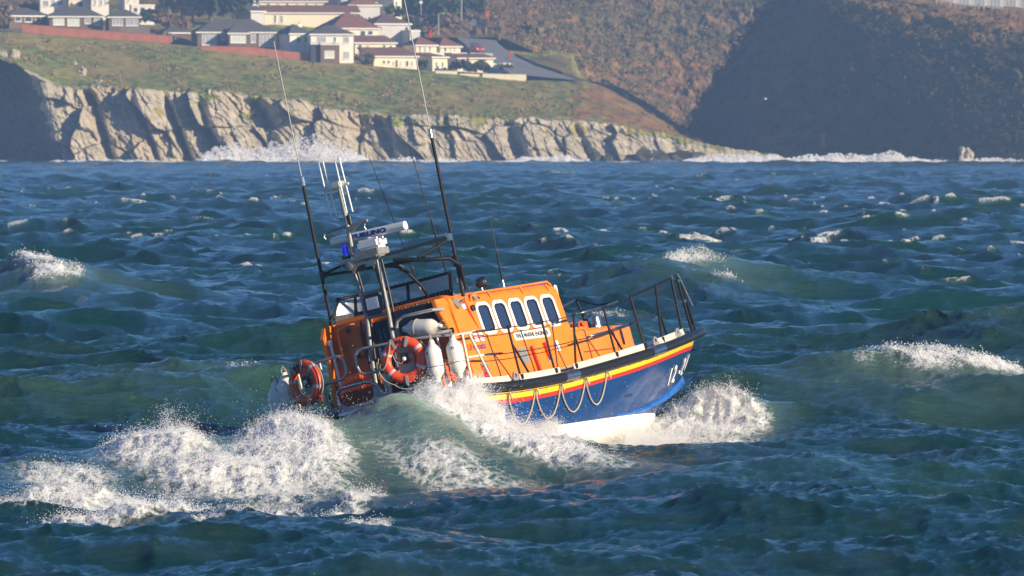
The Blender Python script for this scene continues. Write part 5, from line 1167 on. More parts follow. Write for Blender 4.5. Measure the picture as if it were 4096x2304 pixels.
house_at('terrace', 'wide low cream house with a white garage, behind the dark garden bushes', 1830, 1974, 268, 233, 1566, 8, 16, CREAMW, TERRA, .9, 'mono', wins=((1838, 1850, 240, 260, PANE), (1872, 1884, 242, 258, PANE)), doors=((1922, 1964, 248, 266, DOORW),))
house_at('shed', 'grey end wall building below the right hand terrace, next to the road', 1976, 2050, 282, 256, 1570, 6, 10, GREYW, GREYW, .3, 'mono', .1, cat='shed')
# upper left
house_at('villa', 'white house with a row of blue-grey windows at the upper left edge', 162, 272, 40, -10, 1650, 7, 6, WHITEW, SLATE, 1.5, wins=((172, 196, 2, 26, CURTG, 'window', 1), (206, 222, 0, 24, CURTG), (232, 252, 0, 22, CURTG)))
house_at('villa', 'cream house with a brown garage at the upper edge, behind the long bungalow chimney', 276, 362, 38, -8, 1648, 7, 6, CREAMW, SLATE, 1.5, doors=((312, 330, 8, 30, BROWNW),))
house_at('villa', 'white house with tall narrow windows at the upper edge, above the bungalow wing', 366, 436, 42, -8, 1646, 7, 6, WHITEW, SLATE, 1.5, wins=((376, 386, 0, 22, CURTG), (398, 410, 0, 22, CURTG), (418, 426, 0, 18, CURTG)))
house_at('villa', 'white tower-like house with balcony wall at the upper edge, left of the dark trees', 500, 556, 46, -20, 1644, 7, 12, WHITEW, SLATE, 1.0, 'flat', wins=((536, 550, -10, 6, CURT), (508, 520, -8, 10, CURTG)))
house_at('balcony', 'white balcony extension with dark openings beside the tower-like house', 526, 618, 62, 22, 1628, 4, 8, WHITEW, WHITEW, 0, 'flat', .1, wins=((534, 552, 30, 50, PANE), (560, 582, 30, 52, PANE)), cat='extension')
house_at('cottage', 'blue-grey shaded gable house behind the trees, left of the long terraces', 1004, 1056, 92, 46, 1636, 8, 30, GREYW, SLATE, 1.2, 'gable')
house_at('apartment_block', 'pale building with blue glazing behind the fence in the upper right corner', 3745, 4160, 62, -40, 1545, 8, -6, GREYW, SLATE, 0, 'flat', .2, wins=tuple((x, x + 44, -20, 44, CURTG, 'window', 2) for x in range(3770, 4090, 62)), cat='building')

# garden walls: a run of panels each
def wall_run(name, label, pts, y, h_rows, m, cap=None, thick=.35, cat='wall', group=None, n=None, down=2.0):
    """pts: (column, top row, bottom row); panels between them"""
    r = tag(empty(name, loc=at(pts[0][0], pts[0][2], y)), label, cat, group); inv = Matrix.Translation(-at(pts[0][0], pts[0][2], y))
    for (xa, ta, ba), (xb, tb, bb) in zip(pts[:-1], pts[1:]):
        k = n or max(1, int((xb - xa) / 60))
        for i in range(k):
            f0, f1 = i / k, (i + 1) / k - .004; c = []
            for f in (f0, f1):
                xx = xa + (xb - xa) * f; tt, bb_ = ta + (tb - ta) * f, ba + (bb - ba) * f; c.append((at(xx, tt, y), at(xx, bb_, y)))
            mb = MB(); vs = []
            for tp, bt in c:
                for dy in (0, thick): vs += [inv @ (tp + Vector((0, dy, 0))), inv @ (bt + Vector((0, dy, -down)))]
            mb.add(vs, [(0, 1, 5, 4), (2, 6, 7, 3), (0, 4, 6, 2), (1, 3, 7, 5), (0, 2, 3, 1), (4, 5, 7, 6)]); mb.build('wall_panel', m, r)
            if cap:
                mb = MB(); vs = []
                for tp, bt in c:
                    for dy in (-.06, thick + .06): vs += [inv @ (tp + Vector((0, dy, .10))), inv @ (tp + Vector((0, dy, .004)))]
                mb.add(vs, [(0, 1, 5, 4), (2, 6, 7, 3), (0, 4, 6, 2), (1, 3, 7, 5), (0, 2, 3, 1), (4, 5, 7, 6)]); mb.build('coping', cap, r)
    return r
BRCAP = mat('dull brick coping', (.26, .12, .075), .9, var=.3)
wall_run('brick_wall', 'long red brick garden wall in front of the left bungalow', [(88, 96, 128), (385, 121, 154), (690, 144, 178)], 1566, 0, BRICK, BRCAP)
wall_run('brick_wall', 'lower red brick garden wall running from the wide bungalow to the white villa', [(806, 184, 190), (1000, 188, 208), (1328, 226, 240)], 1555, 0, BRICK, BRCAP)
wall_run('stone_wall', 'rough stone retaining wall between the bungalow wing and the red brick wall', [(482, 106, 128), (600, 104, 140)], 1572, 0, STONEW, None, .8)
wall_run('garden_wall', 'cream garden wall at the cliff edge in front of the parked blue car', [(1930, 296, 310), (2106, 300, 318)], 1557, 0, CREAMW, TRIM)
wall_run('garden_wall', 'low cream garden wall along the grass left of the dark bushes', [(1742, 284, 292), (1830, 286, 296)], 1557.5, 0, CREAMW, TRIM)
wall_run('garden_wall', 'short low cream wall end between the garden bushes and the car', [(1838, 294, 300), (1918, 297, 304)], 1557, 0, CREAMW, None)
wall_run('parapet', 'grey parapet wall beside the red car on the road bend', [(1880, 210, 236), (1972, 214, 240)], 1588, 0, GREYW, None)
wall_run('roadside_wall', 'pale roadside kerb wall curving along the upper right skyline', [(3380, 10, 24), (3560, 42, 54), (3700, 66, 76), (3880, 96, 106)], 1512, 0, GREYW, None, .5)
st = tag(empty('stone_steps', loc=at(690, 160, 1566)), 'grey stone steps going down beside the end of the left brick wall', 'steps')
for k in range(9):
    mb = MB(); q = at(664 + 13 * k, 130 + 5.2 * k, 1568) - at(690, 160, 1566); mb.box(q - Vector((0, 0, .8)), (1.0, 1.6, 1.9)); mb.build('step', STONEW, st)

# roads: strips draped on the slope
def road_strip(name, pts, m, lift=.25):
    rows = [[], []]; mb = MB()
    for xl, rl, xr, rr, y in pts: rows[0].append(at(xl, rl, y) + Vector((0, 0, lift))); rows[1].append(at(xr, rr, y) + Vector((0, 0, lift)))
    mid = [(a + b) / 2 for a, b in zip(*rows)]
    lo = [p - Vector((0, -.4, 2.5)) for p in rows[0]]; lo2 = [p - Vector((0, -.4, 2.5)) for p in rows[1]]
    mb.grid([lo, rows[0], mid, rows[1], lo2]); o = mb.build(name, m, None, smooth=60); tag(o, kind='structure'); return o
road_strip('road', [(2040, 300, 2330, 330, 1557), (1990, 258, 2240, 300, 1570), (1950, 228, 2130, 262, 1585), (1880, 196, 2040, 216, 1605), (1830, 158, 1985, 172, 1632), (1842, 118, 2005, 128, 1660), (1890, 82, 2045, 96, 1690), (1880, 62, 2020, 74, 1715), (1800, 48, 1900, 58, 1738), (1640, 36, 1720, 44, 1760)], ROADM)
mb = MB(); mb.grid([[at(x, r - 2, y) + Vector((0, 0, .55)) for x, r, y in ((2060, 226, 1584), (2140, 264, 1570), (2250, 300, 1558), (2335, 332, 1556))], [at(x, r + 5, y - 1) + Vector((0, 0, .3)) for x, r, y in ((2060, 226, 1584), (2140, 264, 1570), (2250, 300, 1558), (2335, 332, 1556))]]); tag(mb.build('road_kerb', mat('dark kerb', (.05, .05, .055), .8)), kind='structure')
road_strip('upper_road', [(3380, -22, 3400, 6, 1536), (3560, 8, 3570, 40, 1527), (3700, 32, 3720, 66, 1519), (3900, 68, 3920, 100, 1508), (4120, 100, 4140, 135, 1494), (4500, 160, 4520, 200, 1478)], ROADM, .5)

# lamp posts, poles, signs, cars
POLE = mat('galvanised pole', (.42, .42, .41), .5, var=.2)
def pole(name, label, x, rt, rb, y, r=.09, arm=0, cat='lamp post', group=None):
    p = at(x, rb, y); h = (rb - rt) * y / F_PX; e = tag(empty(name, loc=p), label, cat, group)
    mb = MB(); mb.tube([(0, 0, -1.5), (0, 0, h)], [r, r * .7], 8); mb.build('post', POLE, e)
    if arm: mb = MB(); mb.tube([(0, 0, h), (.4, 0, h + .15), (arm, 0, h + .12)], .05, 6); ar_ = mb.build('arm', POLE, e); mb = MB(); mb.box((arm + .2, 0, h + .12), (.7, .25, .14)); mb.build('lamp_head', GREYW, e)
    return e
pole('lamp_post', 'tall grey lamp post beside the road at the top edge', 1846, -60, 82, 1690, .14, 1.2)
pole('lamp_post', 'shorter grey lamp post below the road, left of the bend', 1754, 56, 128, 1640, .13, .8)
pole('sign_post', 'thin grey post beside the inner bend of the road', 1944, 112, 142, 1640, .09, cat='post')
pole('lamp_post', 'grey lamp post on the skyline of the shaded hillside', 3382, -60, 20, 1540, .12, .8)
def small(name, label, x, row, y, w_, h_, m, cat, shape='box', group=None):
    p = at(x, row, y); e = tag(empty(name, loc=p), label, cat, group); mb = MB()
    if shape == 'box': mb.box((0, 0, h_ / 2 - .3), (w_, w_, h_ + .6)); mb.build('body', m, e, bevel=.05); mb = MB(); mb.lathe([(w_ * .6, 0), (w_ * .55, .12), (.05, .2)], (0, 0, h_), n=10); mb.build('cap', m, e)
    elif shape == 'stone':
        mb.lathe([(w_ * .42, -.4), (w_ * .5, 0), (w_ * .46, h_ * .5), (w_ * .25, h_ * .9), (.02, h_)], (0, 0, 0), n=9); mb.build('stone', m, e, smooth=40)
    elif shape == 'disc':
        mb.tube([(0, 0, -1), (0, 0, h_)], .07, 6); mb.build('post', POLE, e); mb = MB(); mb.lathe([(w_, 0), (w_, .06)], (0, -.05, h_), (0, -1, 0), 16); mb.build('sign_face', m, e)
    return e
small('post_box', 'orange red upright box standing beside the road at the top', 1949, 72, 1700, .75, 1.3, mat('orange red paint', (.55, .09, .04), .5), 'post box')
small('round_sign', 'round white sign with a red post near the top edge', 1684, 42, 1700, .38, 1.7, TRIM, 'sign', 'disc')
small('hydrant_box', 'small red box among the garden shrubs below the lamp post', 1722, 140, 1630, .5, .8, REDP, 'box')
small('marker_post', 'dark red marker post on the verge outside the road bend', 2041, 230, 1590, .3, .9, REDP, 'post')
for x, r_, w_, lb in ((1888, 70, .5, 'white painted stone on the verge, nearest to the tall lamp post'), (1934, 75, .5, 'white painted stone just left of the orange red post box'), (1974, 80, .5, 'lower white painted stone of the two just right of the post box'), (1977, 72, .45, 'upper white painted stone of the two just right of the post box'), (2016, 84, .5, 'lone white painted stone between the post box and the end pair'), (2048, 86, .7, 'big white painted stone, left one of the pair ending the row'), (2064, 88, .6, 'white painted stone at the right end of the row by the bend')):
    small('white_stone', lb, x, r_, 1700, w_, .4, TRIM, 'stone', 'stone', 'white stones beside the road bend')
def car(name, label, x, row, y, L_, yaw, paint):
    e = tag(empty(name, Matrix.Translation(at(x, row, y)) @ Matrix.Rotation(R_(yaw), 4, 'Z')), label, 'car', 'parked cars'); w_ = 1.7
    prof = [(-L_ / 2, .35), (-L_ / 2, .85), (-L_ / 2 + .2, .95), (-L_ / 2 + .7, 1.38), (.35, 1.42), (.95, .95), (L_ / 2 - .15, .82), (L_ / 2, .6), (L_ / 2, .32)]
    mb = MB(); M = frame((0, w_ / 2, 0), (1, 0, 0), (0, 0, 1)); mb.prism(prof, M, w_); mb.build('body', paint, e, bevel=.06)
    mb = MB(); mb.prism([(-L_ / 2 + .75, .98), (-L_ / 2 + .85, 1.32), (.30, 1.35), (.72, .98)], frame((0, w_ / 2 + .01, 0), (1, 0, 0), (0, 0, 1)), w_ + .02); mb.build('side_window', PANE, e)
    mb = MB(); mb.box((.66, 0, 1.18), (.05, w_ * .8, .42), Matrix.Rotation(R_(-52), 3, 'Y')); mb.build('windscreen', PANE, e)
    for sx in (-1, 1):
        for sy in (-1, 1):
            mb = MB(); mb.lathe([(.31, -.1), (.31, .1)], (sx * L_ * .31, sy * (w_ / 2 - .08), .31), (0, 1, 0), 14); wh = mb.build('wheel', BLACKM, e); mb = MB(); mb.lathe([(.17, -.11), (.17, .11)], (sx * L_ * .31, sy * (w_ / 2 - .08), .31), (0, 1, 0), 10); mb.build('rim', ALU, wh)
    for sy in (-.6, .6):
        mb = MB(); mb.box((L_ / 2, sy, .68), (.05, .3, .14)); mb.build('headlight', WPLASTIC, e); mb = MB(); mb.box((-L_ / 2, sy, .78), (.05, .25, .16)); mb.build('tail_light', REDP, e)
    return e
car('parked_car', 'dark blue car parked behind the cream garden wall', 1976, 297, 1562, 4.2, -8, mat('dark blue car paint', (.015, .04, .13), .25, coat=.5))
car('parked_car', 'red car standing on the road beside the grey parapet', 1908, 210, 1592, 4.0, -70, mat('red car paint', (.45, .03, .03), .25, coat=.5))
car('parked_car', 'blue car just behind the red car on the road', 1896, 200, 1598, 4.0, -70, mat('mid blue car paint', (.06, .11, .22), .25, coat=.5))
# upper right fence
fe = tag(empty('railing_fence', loc=at(3745, 80, 1528)), 'grey railing fence in front of the pale building in the upper right corner', 'fence'); o_ = at(3745, 80, 1528)
for k in range(20):
    p = at(3745 + 19 * k, 60 + 2.2 * k, 1528) - o_; mb = MB(); mb.box(p + Vector((0, 0, 1.2)), (.12, .12, 3.4)); mb.build('fence_post', POLE, fe)
for dz in (.6, 1.6, 2.6):
    mb = MB(); mb.tube([at(3745, 60, 1528) - o_ + Vector((0, 0, dz)), at(4106, 101.8, 1528) - o_ + Vector((0, 0, dz))], .06, 5); mb.build('rail', POLE, fe)

# ------------------------------------------------------------------ trees, bushes: crowns of many small leaf clumps
def leaf_mat(name, a, b):
    m = bpy.data.materials.new(name); m.use_nodes = True; n = m.node_tree; bs = n.nodes['Principled BSDF']; bs.inputs['Roughness'].default_value = .8; bs.inputs['Specular IOR Level'].default_value = .15
    g = n.nodes.new('ShaderNodeNewGeometry'); cr = n.nodes.new('ShaderNodeValToRGB'); cr.color_ramp.elements[0].color = (*a, 1); cr.color_ramp.elements[1].color = (*b, 1)
    n.links.new(g.outputs['Random Per Island'], cr.inputs['Fac']); n.links.new(cr.outputs[0], bs.inputs['Base Color']); return m
LEAFD = leaf_mat('dark evergreen leaves', (.018, .030, .014), (.06, .075, .03)); LEAFB = leaf_mat('brown winter twigs', (.13, .088, .044), (.26, .17, .085)); LEAFG = leaf_mat('gorse leaves', (.07, .074, .028), (.20, .15, .06)); HEDGE = leaf_mat('hedge leaves', (.02, .03, .014), (.07, .075, .03))
BARK = mat('bark', (.10, .075, .05), .9, var=.3)
def clumps(mb, rng, c, rad, n, size):
    for _ in range(n):
        d = rng.normal(size=3); d /= np.linalg.norm(d); q = np.array(c) + d * np.array(rad) * rng.uniform(.35, 1.0) ** .6 * rng.uniform(.75, 1.12)
        s = size * rng.uniform(.5, 1.3); t = rng.normal(size=(4, 3)) * s * .62
        o = len(mb.v); mb.v += [tuple(q + k) for k in t]; mb.f += [(o, o + 1, o + 2), (o, o + 2, o + 3), (o, o + 3, o + 1), (o + 1, o + 3, o + 2)]; mb.m += [0] * 4
def bush(name, label, x, row, y, wd, ht, m, cat='bush', group=None, trunk=False, n=170, seed=0):
    rng = np.random.default_rng(seed + int(x)); e = tag(empty(name, loc=at(x, row, y)), label, cat, group)
    mb = MB(); cz = ht * (.62 if trunk else .45)
    for k in range(5):
        c = (rng.uniform(-.3, .3) * wd, rng.uniform(-.3, .3) * wd, cz + rng.uniform(-.18, .22) * ht); clumps(mb, rng, c, (wd * rng.uniform(.24, .4), wd * .34, ht * rng.uniform(.22, .36)), n // 5, .16 * (wd + ht) / 2 + .12)
    mb.build('crown', m, e)
    if trunk:
        mb = MB(); mb.tube([(0, 0, -1.5), (.1, 0, ht * .4), (-.1, 0, ht * .7)], [.28, .18, .06], 7); mb.tube([(.05, 0, ht * .3), (wd * .25, 0, ht * .65)], [.12, .04], 6); mb.tube([(.05, 0, ht * .35), (-wd * .25, .1, ht * .7)], [.12, .04], 6); mb.build('trunk', BARK, e)
    return e
TG = 'trees between the houses'
bush('evergreen_tree', 'biggest dark evergreen tree at the top edge, left of the long cream terraces', 935, 88, 1632, 10, 7.5, LEAFD, 'tree', TG, True, 420)
bush('evergreen_tree', 'dark evergreen tree at the top edge, behind the wide bungalow chimney', 850, 76, 1640, 7, 6.5, LEAFD, 'tree', TG, True, 320)
bush('evergreen_tree', 'dark round tree with brown patches right of the white balcony', 770, 84, 1634, 7, 5, LEAFB, 'tree', TG, True, 300)
bush('winter_tree', 'brown leafless tree at the top edge right of the tower-like house', 690, 60, 1648, 8, 6, LEAFB, 'tree', TG, True, 300)
bush('winter_tree', 'tall thin grey-brown tree at the far left edge', 22, 124, 1574, 2.6, 6.2, LEAFB, 'tree', TG, True, 140)
bush('evergreen_tree', 'dark hedge-like tree at the top edge above the road', 1690, 70, 1705, 10, 4.2, LEAFD, 'tree', TG, True, 320)
for k, (x, r_, y, wd, ht, m, lb) in enumerate((
    (1470, 256, 1558, 2.6, 2.2, HEDGE, 'round dark bush at the left corner of the lowest cream terrace'),
    (1690, 274, 1558, 2.4, 2.0, HEDGE, 'dark bush at the right end of the lowest cream terrace'),
    (1815, 276, 1559, 2.2, 1.3, HEDGE, 'low dark bush right of the small cream house end'),
    (1850, 284, 1559, 3.0, 2.4, HEDGE, 'tallest dark garden bush in front of the wide low cream house'),
    (1886, 286, 1559, 2.6, 1.8, HEDGE, 'brown-green garden bush in the middle of the hedge row before the garage'),
    (1922, 284, 1559.5, 3.0, 2.4, HEDGE, 'garden bush at the right end of the hedge row, before the garage'),
    (2024, 288, 1566, 2.6, 1.6, HEDGE, 'dark bush behind the parked blue car'),
    (1660, 116, 1640, 4.5, 2.6, LEAFD, 'dark bush above the pale grey house, left of the lower lamp post'),
    (1745, 100, 1660, 4.5, 2.4, LEAFD, 'dark bush beside the lower lamp post, road side'),
    (1792, 104, 1660, 4.5, 2.6, LEAFB, 'brown-green bush in the garden plot inside the road bend'),
    (1720, 140, 1632, 3.0, 1.6, LEAFB, 'low brown bush beside the small red box'),
    (1580, 66, 1655, 4.0, 2.4, LEAFD, 'dark bush below the yellow-lit house end'),
    (1850, 52, 1725, 11, 3.6, LEAFD, 'long dark hedge above the road at the top edge'),
    (620, 76, 1618, 5.0, 2.4, LEAFD, 'dark green bush right of the white balcony extension'),
    (660, 92, 1606, 5.0, 2.2, LEAFB, 'brown bush above the stone retaining wall'),
    (716, 110, 1600, 5.5, 2.2, LEAFB, 'brown scrubby bush between the two bungalows'),
    (575, 84, 1600, 3.0, 1.4, LEAFD, 'low dark bush at the right end of the bungalow wing'),
    (70, 72, 1640, 5.0, 2.2, LEAFB, 'brown bush behind the far left bungalow wing'),
    (130, 50, 1660, 6.0, 2.4, LEAFB, 'brown bush at the upper left behind the dark roof'),
    (1450, 100, 1630, 4.0, 2.0, LEAFB, 'reddish bush between the long terrace and the pale grey house'),
    (2130, 140, 1660, 7, 2.4, LEAFG, 'dark green bush where the hillside meets the road verge'))):
    bush('garden_bush', lb, x, r_, y, wd, ht, m, 'bush', 'bushes around the houses', n=130, seed=k)
# rough vegetation on the slopes: far too many to count
def scatter(name, spots, m, seed):
    rng = np.random.default_rng(seed); mb = MB()
    for (x, y, z, w_, h_) in spots: clumps(mb, rng, (x, y, z + h_ * .3), (w_, w_, h_), 14, .32 * w_)
    o = mb.build(name, m); tag(o, kind='stuff'); return o
def surf_spots(obj, n, seed, keep, w0, w1):
    rng = np.random.default_rng(seed); me = obj.data; co = np.empty(len(me.vertices) * 3, np.float32); me.vertices.foreach_get('co', co); co = co.reshape(-1, 3); out = []
    idx = rng.integers(0, len(co), n * 6)
    for i in idx:
        x, y, z = co[i]; px = 2048 + x * F_PX / y; row = HORIZON + (CAM_Z - z) * F_PX / y
        if keep(px, row, y, rng): out.append((x, y, z, rng.uniform(w0, w1), rng.uniform(w0, w1) * .8))
        if len(out) >= n: break
    return out
scatter('gorse_scrub', surf_spots(bushhill, 1500, 3, lambda p, r, y, g: 2050 < p < 3200 and -60 < r < 620 and fbm(np.array([p / 160.]), np.array([r / 110.]), 3, 6)[0] > .5, .5, 1.5), LEAFG, 1)
scatter('bramble_scrub', surf_spots(bushhill, 1100, 4, lambda p, r, y, g: 1950 < p < 3200 and -60 < r < 620 and fbm(np.array([p / 160.]), np.array([r / 110.]), 3, 6)[0] < .52, .5, 1.3), LEAFB, 2)
scatter('bracken_scrub', surf_spots(headland, 420, 25, lambda p, r, y, g: 2300 < p < 2800 and 1441 < y < 1575 and r < 600, .3, .9), leaf_mat('bracken fronds', (.09, .06, .025), (.34, .20, .085)), 7)
scatter('grass_tussocks', surf_spots(headland, 3200, 5, lambda p, r, y, g: -100 < p < 2300 and 1441 < y < 1552 and fbm(np.array([p / 90.]), np.array([r / 40.]), 3, 8)[0] > .5, .25, .85), leaf_mat('tussock blades', (.07, .085, .028), (.38, .28, .12)), 3)
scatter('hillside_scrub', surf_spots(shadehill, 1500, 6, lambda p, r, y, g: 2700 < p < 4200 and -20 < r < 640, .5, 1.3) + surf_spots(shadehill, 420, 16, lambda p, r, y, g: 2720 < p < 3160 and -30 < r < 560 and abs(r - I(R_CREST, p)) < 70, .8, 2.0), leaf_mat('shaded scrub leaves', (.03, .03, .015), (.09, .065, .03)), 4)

# ------------------------------------------------------------------ rocks at the waterline
def rock(name, label, x, row, y, w_, h_, d_, seed, m, group=None):
    e = bmesh.new(); bmesh.ops.create_icosphere(e, subdivisions=3, radius=1); rng = np.random.default_rng(seed); off = Vector(rng.uniform(0, 50, 3))
    for v in e.verts:
        k = mnoise.noise(v.co * 1.3 + off) * .5 + mnoise.cell(v.co * 2.2 + off) * .22 + mnoise.noise(v.co * 4 + off) * .14; v.co *= (1 + k); v.co.z = max(v.co.z, -.6)
        v.co.x *= w_ / 2; v.co.y *= d_ / 2; v.co.z *= h_
    me = bpy.data.meshes.new(name); e.to_mesh(me); e.free(); me.materials.append(m); o = bpy.data.objects.new(name, me); COL.objects.link(o); o.location = at(x, row, y); tag(o, label, 'rock', group); return o
RG = 'rocks at the foot of the cliff'
for k, (x, r_, y, w_, h_, d_, lb) in enumerate((
    (2600, 650, 1409, 7.5, 1.9, 4, 'low dark wet rock in the surf off the point of the headland'),
    (2385, 650, 1409, 2.6, 2.0, 2.4, 'upright dark rock standing in the surf before the cliff'),
    (2430, 652, 1408, 2.2, 1.3, 2.2, 'small dark rock right of the upright one in the surf'),
    (2740, 645, 1412, 8, 1.6, 4, 'flat dark rock ledge at the tip of the headland'),
    (3865, 642, 1388, 2.6, 2.2, 2.5, 'single sunlit brown rock below the shaded hillside'),
    (3780, 654, 1390, 3.2, .9, 2.5, 'low dark rock left of the single sunlit rock'))):
    rock('shore_rock', lb, x, r_, y, w_, h_, d_, k + 3, WET_SHADE_ROCK if k not in (4,) else ROCK, RG)
for k, (x, r_, w_, h_, lb) in enumerate(((55, 222, 2.2, 1.3, 'pale boulder in the grass at the left picture edge, right one of the pair'), (10, 214, 1.9, 1.1, 'pale boulder in the grass cut by the left picture edge'), (330, 292, 1.6, 1.3, 'largest pale rock standing in the grass slope above the left cliff'), (300, 250, .9, .7, 'small pale rock uphill of the largest one on the grass slope'), (398, 324, 1.6, .5, 'flat pale rock slab low on the grass slope above the cliff edge'), (160, 280, 1.4, .4, 'flat grey rock slab in the grass near the shaded cove'))):
    y = 1438 + (I(CLIFF_TOP, x) - r_) / max(30, I(CLIFF_TOP, x) - I(GRASS_TOP, x)) * 122
    rock('grass_boulder', lb, x, r_ + 8, y - 2, w_, h_, w_ * .8, 30 + k, ROCK, 'pale rocks in the grass slope')
# a gull over the bay
g = tag(empty('gull', Matrix.Translation(at(3062, 396, 1100)) @ Matrix.Rotation(R_(20), 4, 'Z')), 'small white gull flying before the shaded hillside', 'gull')
mb = MB(); mb.lathe([(.005, -.22), (.05, -.12), (.065, 0), (.045, .12), (.035, .17), (.005, .22)], (0, 0, 0), (1, 0, 0), 10); mb.build('body', WPLASTIC, g, smooth=60)
for s in (-1, 1):
    mb = MB(); mb.add([(.06, 0, .02), (-.07, 0, .02), (-.05, s * .3, .16), (.05, s * .28, .17), (-.10, s * .62, .05)], [(0, 1, 2, 3), (3, 2, 4)]); mb.add([(.06, 0, .01), (-.07, 0, .01), (-.05, s * .3, .145), (.05, s * .28, .155), (-.10, s * .62, .045)], [(3, 2, 1, 0), (4, 2, 3)]); mb.build('wing', WPLASTIC, g)
# ------------------------------------------------------------------ spray and broken water
def spray_mat(name, col, tr=.5):
    m = bpy.data.materials.new(name); m.use_nodes = True; n = m.node_tree; out = n.nodes['Material Output']; n.nodes.remove(n.nodes['Principled BSDF'])
    d = n.nodes.new('ShaderNodeBsdfDiffuse'); d.inputs[0].default_value = (*col, 1); t = n.nodes.new('ShaderNodeBsdfTranslucent'); t.inputs[0].default_value = (*col, 1)
    mx = n.nodes.new('ShaderNodeMixShader'); mx.inputs[0].default_value = tr; n.links.new(d.outputs[0], mx.inputs[1]); n.links.new(t.outputs[0], mx.inputs[2]); tp = n.nodes.new('ShaderNodeBsdfTransparent'); m2 = n.nodes.new('ShaderNodeMixShader'); m2.inputs[0].default_value = .74; n.links.new(tp.outputs[0], m2.inputs[1]); n.links.new(mx.outputs[0], m2.inputs[2]); n.links.new(m2.outputs[0], out.inputs[0]); return m
DROP = spray_mat('white spray drops', (.96, .96, .96))
def drops(name, pos, rad, label=None):
    """points turned into round drops by geometry nodes"""
    me = bpy.data.meshes.new(name); me.vertices.add(len(pos)); me.vertices.foreach_set('co', np.ascontiguousarray(pos, np.float32).ravel())
    a = me.attributes.new('size', 'FLOAT', 'POINT'); a.data.foreach_set('value', np.ascontiguousarray(rad, np.float32))
    o = bpy.data.objects.new(name, me); COL.objects.link(o)
    ng = bpy.data.node_groups.new(name + ' drops', 'GeometryNodeTree'); ng.interface.new_socket('Geometry', in_out='INPUT', socket_type='NodeSocketGeometry'); ng.interface.new_socket('Geometry', in_out='OUTPUT', socket_type='NodeSocketGeometry')
    gi, go = ng.nodes.new('NodeGroupInput'), ng.nodes.new('NodeGroupOutput'); mp = ng.nodes.new('GeometryNodeMeshToPoints'); na = ng.nodes.new('GeometryNodeInputNamedAttribute'); na.data_type = 'FLOAT'; na.inputs['Name'].default_value = 'size'
    sm = ng.nodes.new('GeometryNodeSetMaterial'); sm.inputs['Material'].default_value = DROP
    ng.links.new(gi.outputs[0], mp.inputs['Mesh']); ng.links.new(na.outputs['Attribute'], mp.inputs['Radius']); ng.links.new(mp.outputs[0], sm.inputs['Geometry']); ng.links.new(sm.outputs[0], go.inputs[0])
    md = o.modifiers.new('drops', 'NODES'); md.node_group = ng; me.materials.append(DROP)
    tag(o, kind='stuff'); return o
def n3(p, f, seed):                                   # cheap smooth vector noise
    return np.stack([vnoise(p[:, 0] * f + 3.1 * k, p[:, 2] * f + p[:, 1] * f * .37 + 7.7 * k, seed + k) - .5 for k in range(3)], 1)
def plume(rng, n, src, vel, spread, tmax, turb=.5, src_r=.3, seed=0, tbias=1.0):
    """ballistic sheet: drops leave src (polyline), fly with vel +- spread for up to tmax seconds, clumped by turbulence"""
    src = np.array(src, float); t = rng.uniform(0, len(src) - 1.001, n); i = t.astype(int); p = src[i] + (src[i + 1] - src[i]) * (t - i)[:, None] + rng.normal(size=(n, 3)) * src_r * np.array([1, 1, .5])
    vel = np.array(vel, float)
    if vel.ndim > 1: v0 = vel[i] + (vel[i + 1] - vel[i]) * (t - i)[:, None]
    else: v0 = np.repeat(vel[None], n, 0)
    fl = n3(p, 1.7, seed) * 2.0 + n3(p, 5.0, seed + 9) * 1.6 + n3(p, 13.0, seed + 19) * 1.0
    v = v0 * (1 + rng.normal(size=(n, 1)) * .16) + fl * turb + rng.normal(size=(n, 3)) * spread
    tt = tmax * rng.uniform(0, 1, n) ** tbias
    q = p + v * tt[:, None]; q[:, 2] -= 4.9 * tt ** 2
    return q + n3(q, 3.0, seed + 31) * .22 + n3(q, 9.0, seed + 41) * .10
def radii(rng, n, lo=.005, hi=.022, k=2.6): return lo + (hi - lo) * rng.uniform(0, 1, n) ** k
rng = np.random.default_rng(42)
def spray(name, specs, lo=.0028, hi=.0085, k=3.2):
    P_ = [plume(rng, *s) for s in specs]; Q_ = np.concatenate(P_); drops(name, Q_, radii(rng, len(Q_), lo, hi, k))
# n, source line, velocities, spread, time, turbulence, source radius, seed, time bias
spray('quarter_spray', [
    (728000, [at(1770, 1725, 143.8), at(1815, 1720, 143.6), at(1880, 1740, 143.6), at(1960, 1775, 143.8)], [(-.3, -.8, 2.2), (0, -.8, 3.0), (.2, -.8, 2.8), (.5, -.6, 1.9)], .26, .46, .34, .18, 1, 1.15),
    (54080, [at(1780, 1690, 143.8), at(1870, 1690, 143.6)], [(-.2, -.8, 2.3), (.1, -.8, 2.6)], .34, .46, .5, .15, 2, .9),
    (299000, [at(1960, 1800, 143.4), at(2020, 1860, 141.5), at(2075, 1930, 139)], [(.2, -1.0, 2.1), (.3, -1.2, 1.9), (.2, -1.0, 1.3)], .28, .46, .42, .20, 3, 1.2),
    (24960, [at(2040, 1770, 144.8), at(2180, 1745, 146.2)], [(.2, -.4, 1.9), (.5, -.4, 1.6)], .25, .42, .45, .10, 4, 1.0),
    (124800, [at(1700, 1850, 141.6), at(1820, 1890, 140.4), at(1950, 1960, 138)], [(-.3, -1.0, .8), (-.1, -1.0, .9), (.2, -.8, .6)], .25, .40, .5, .40, 5, 1.3)])
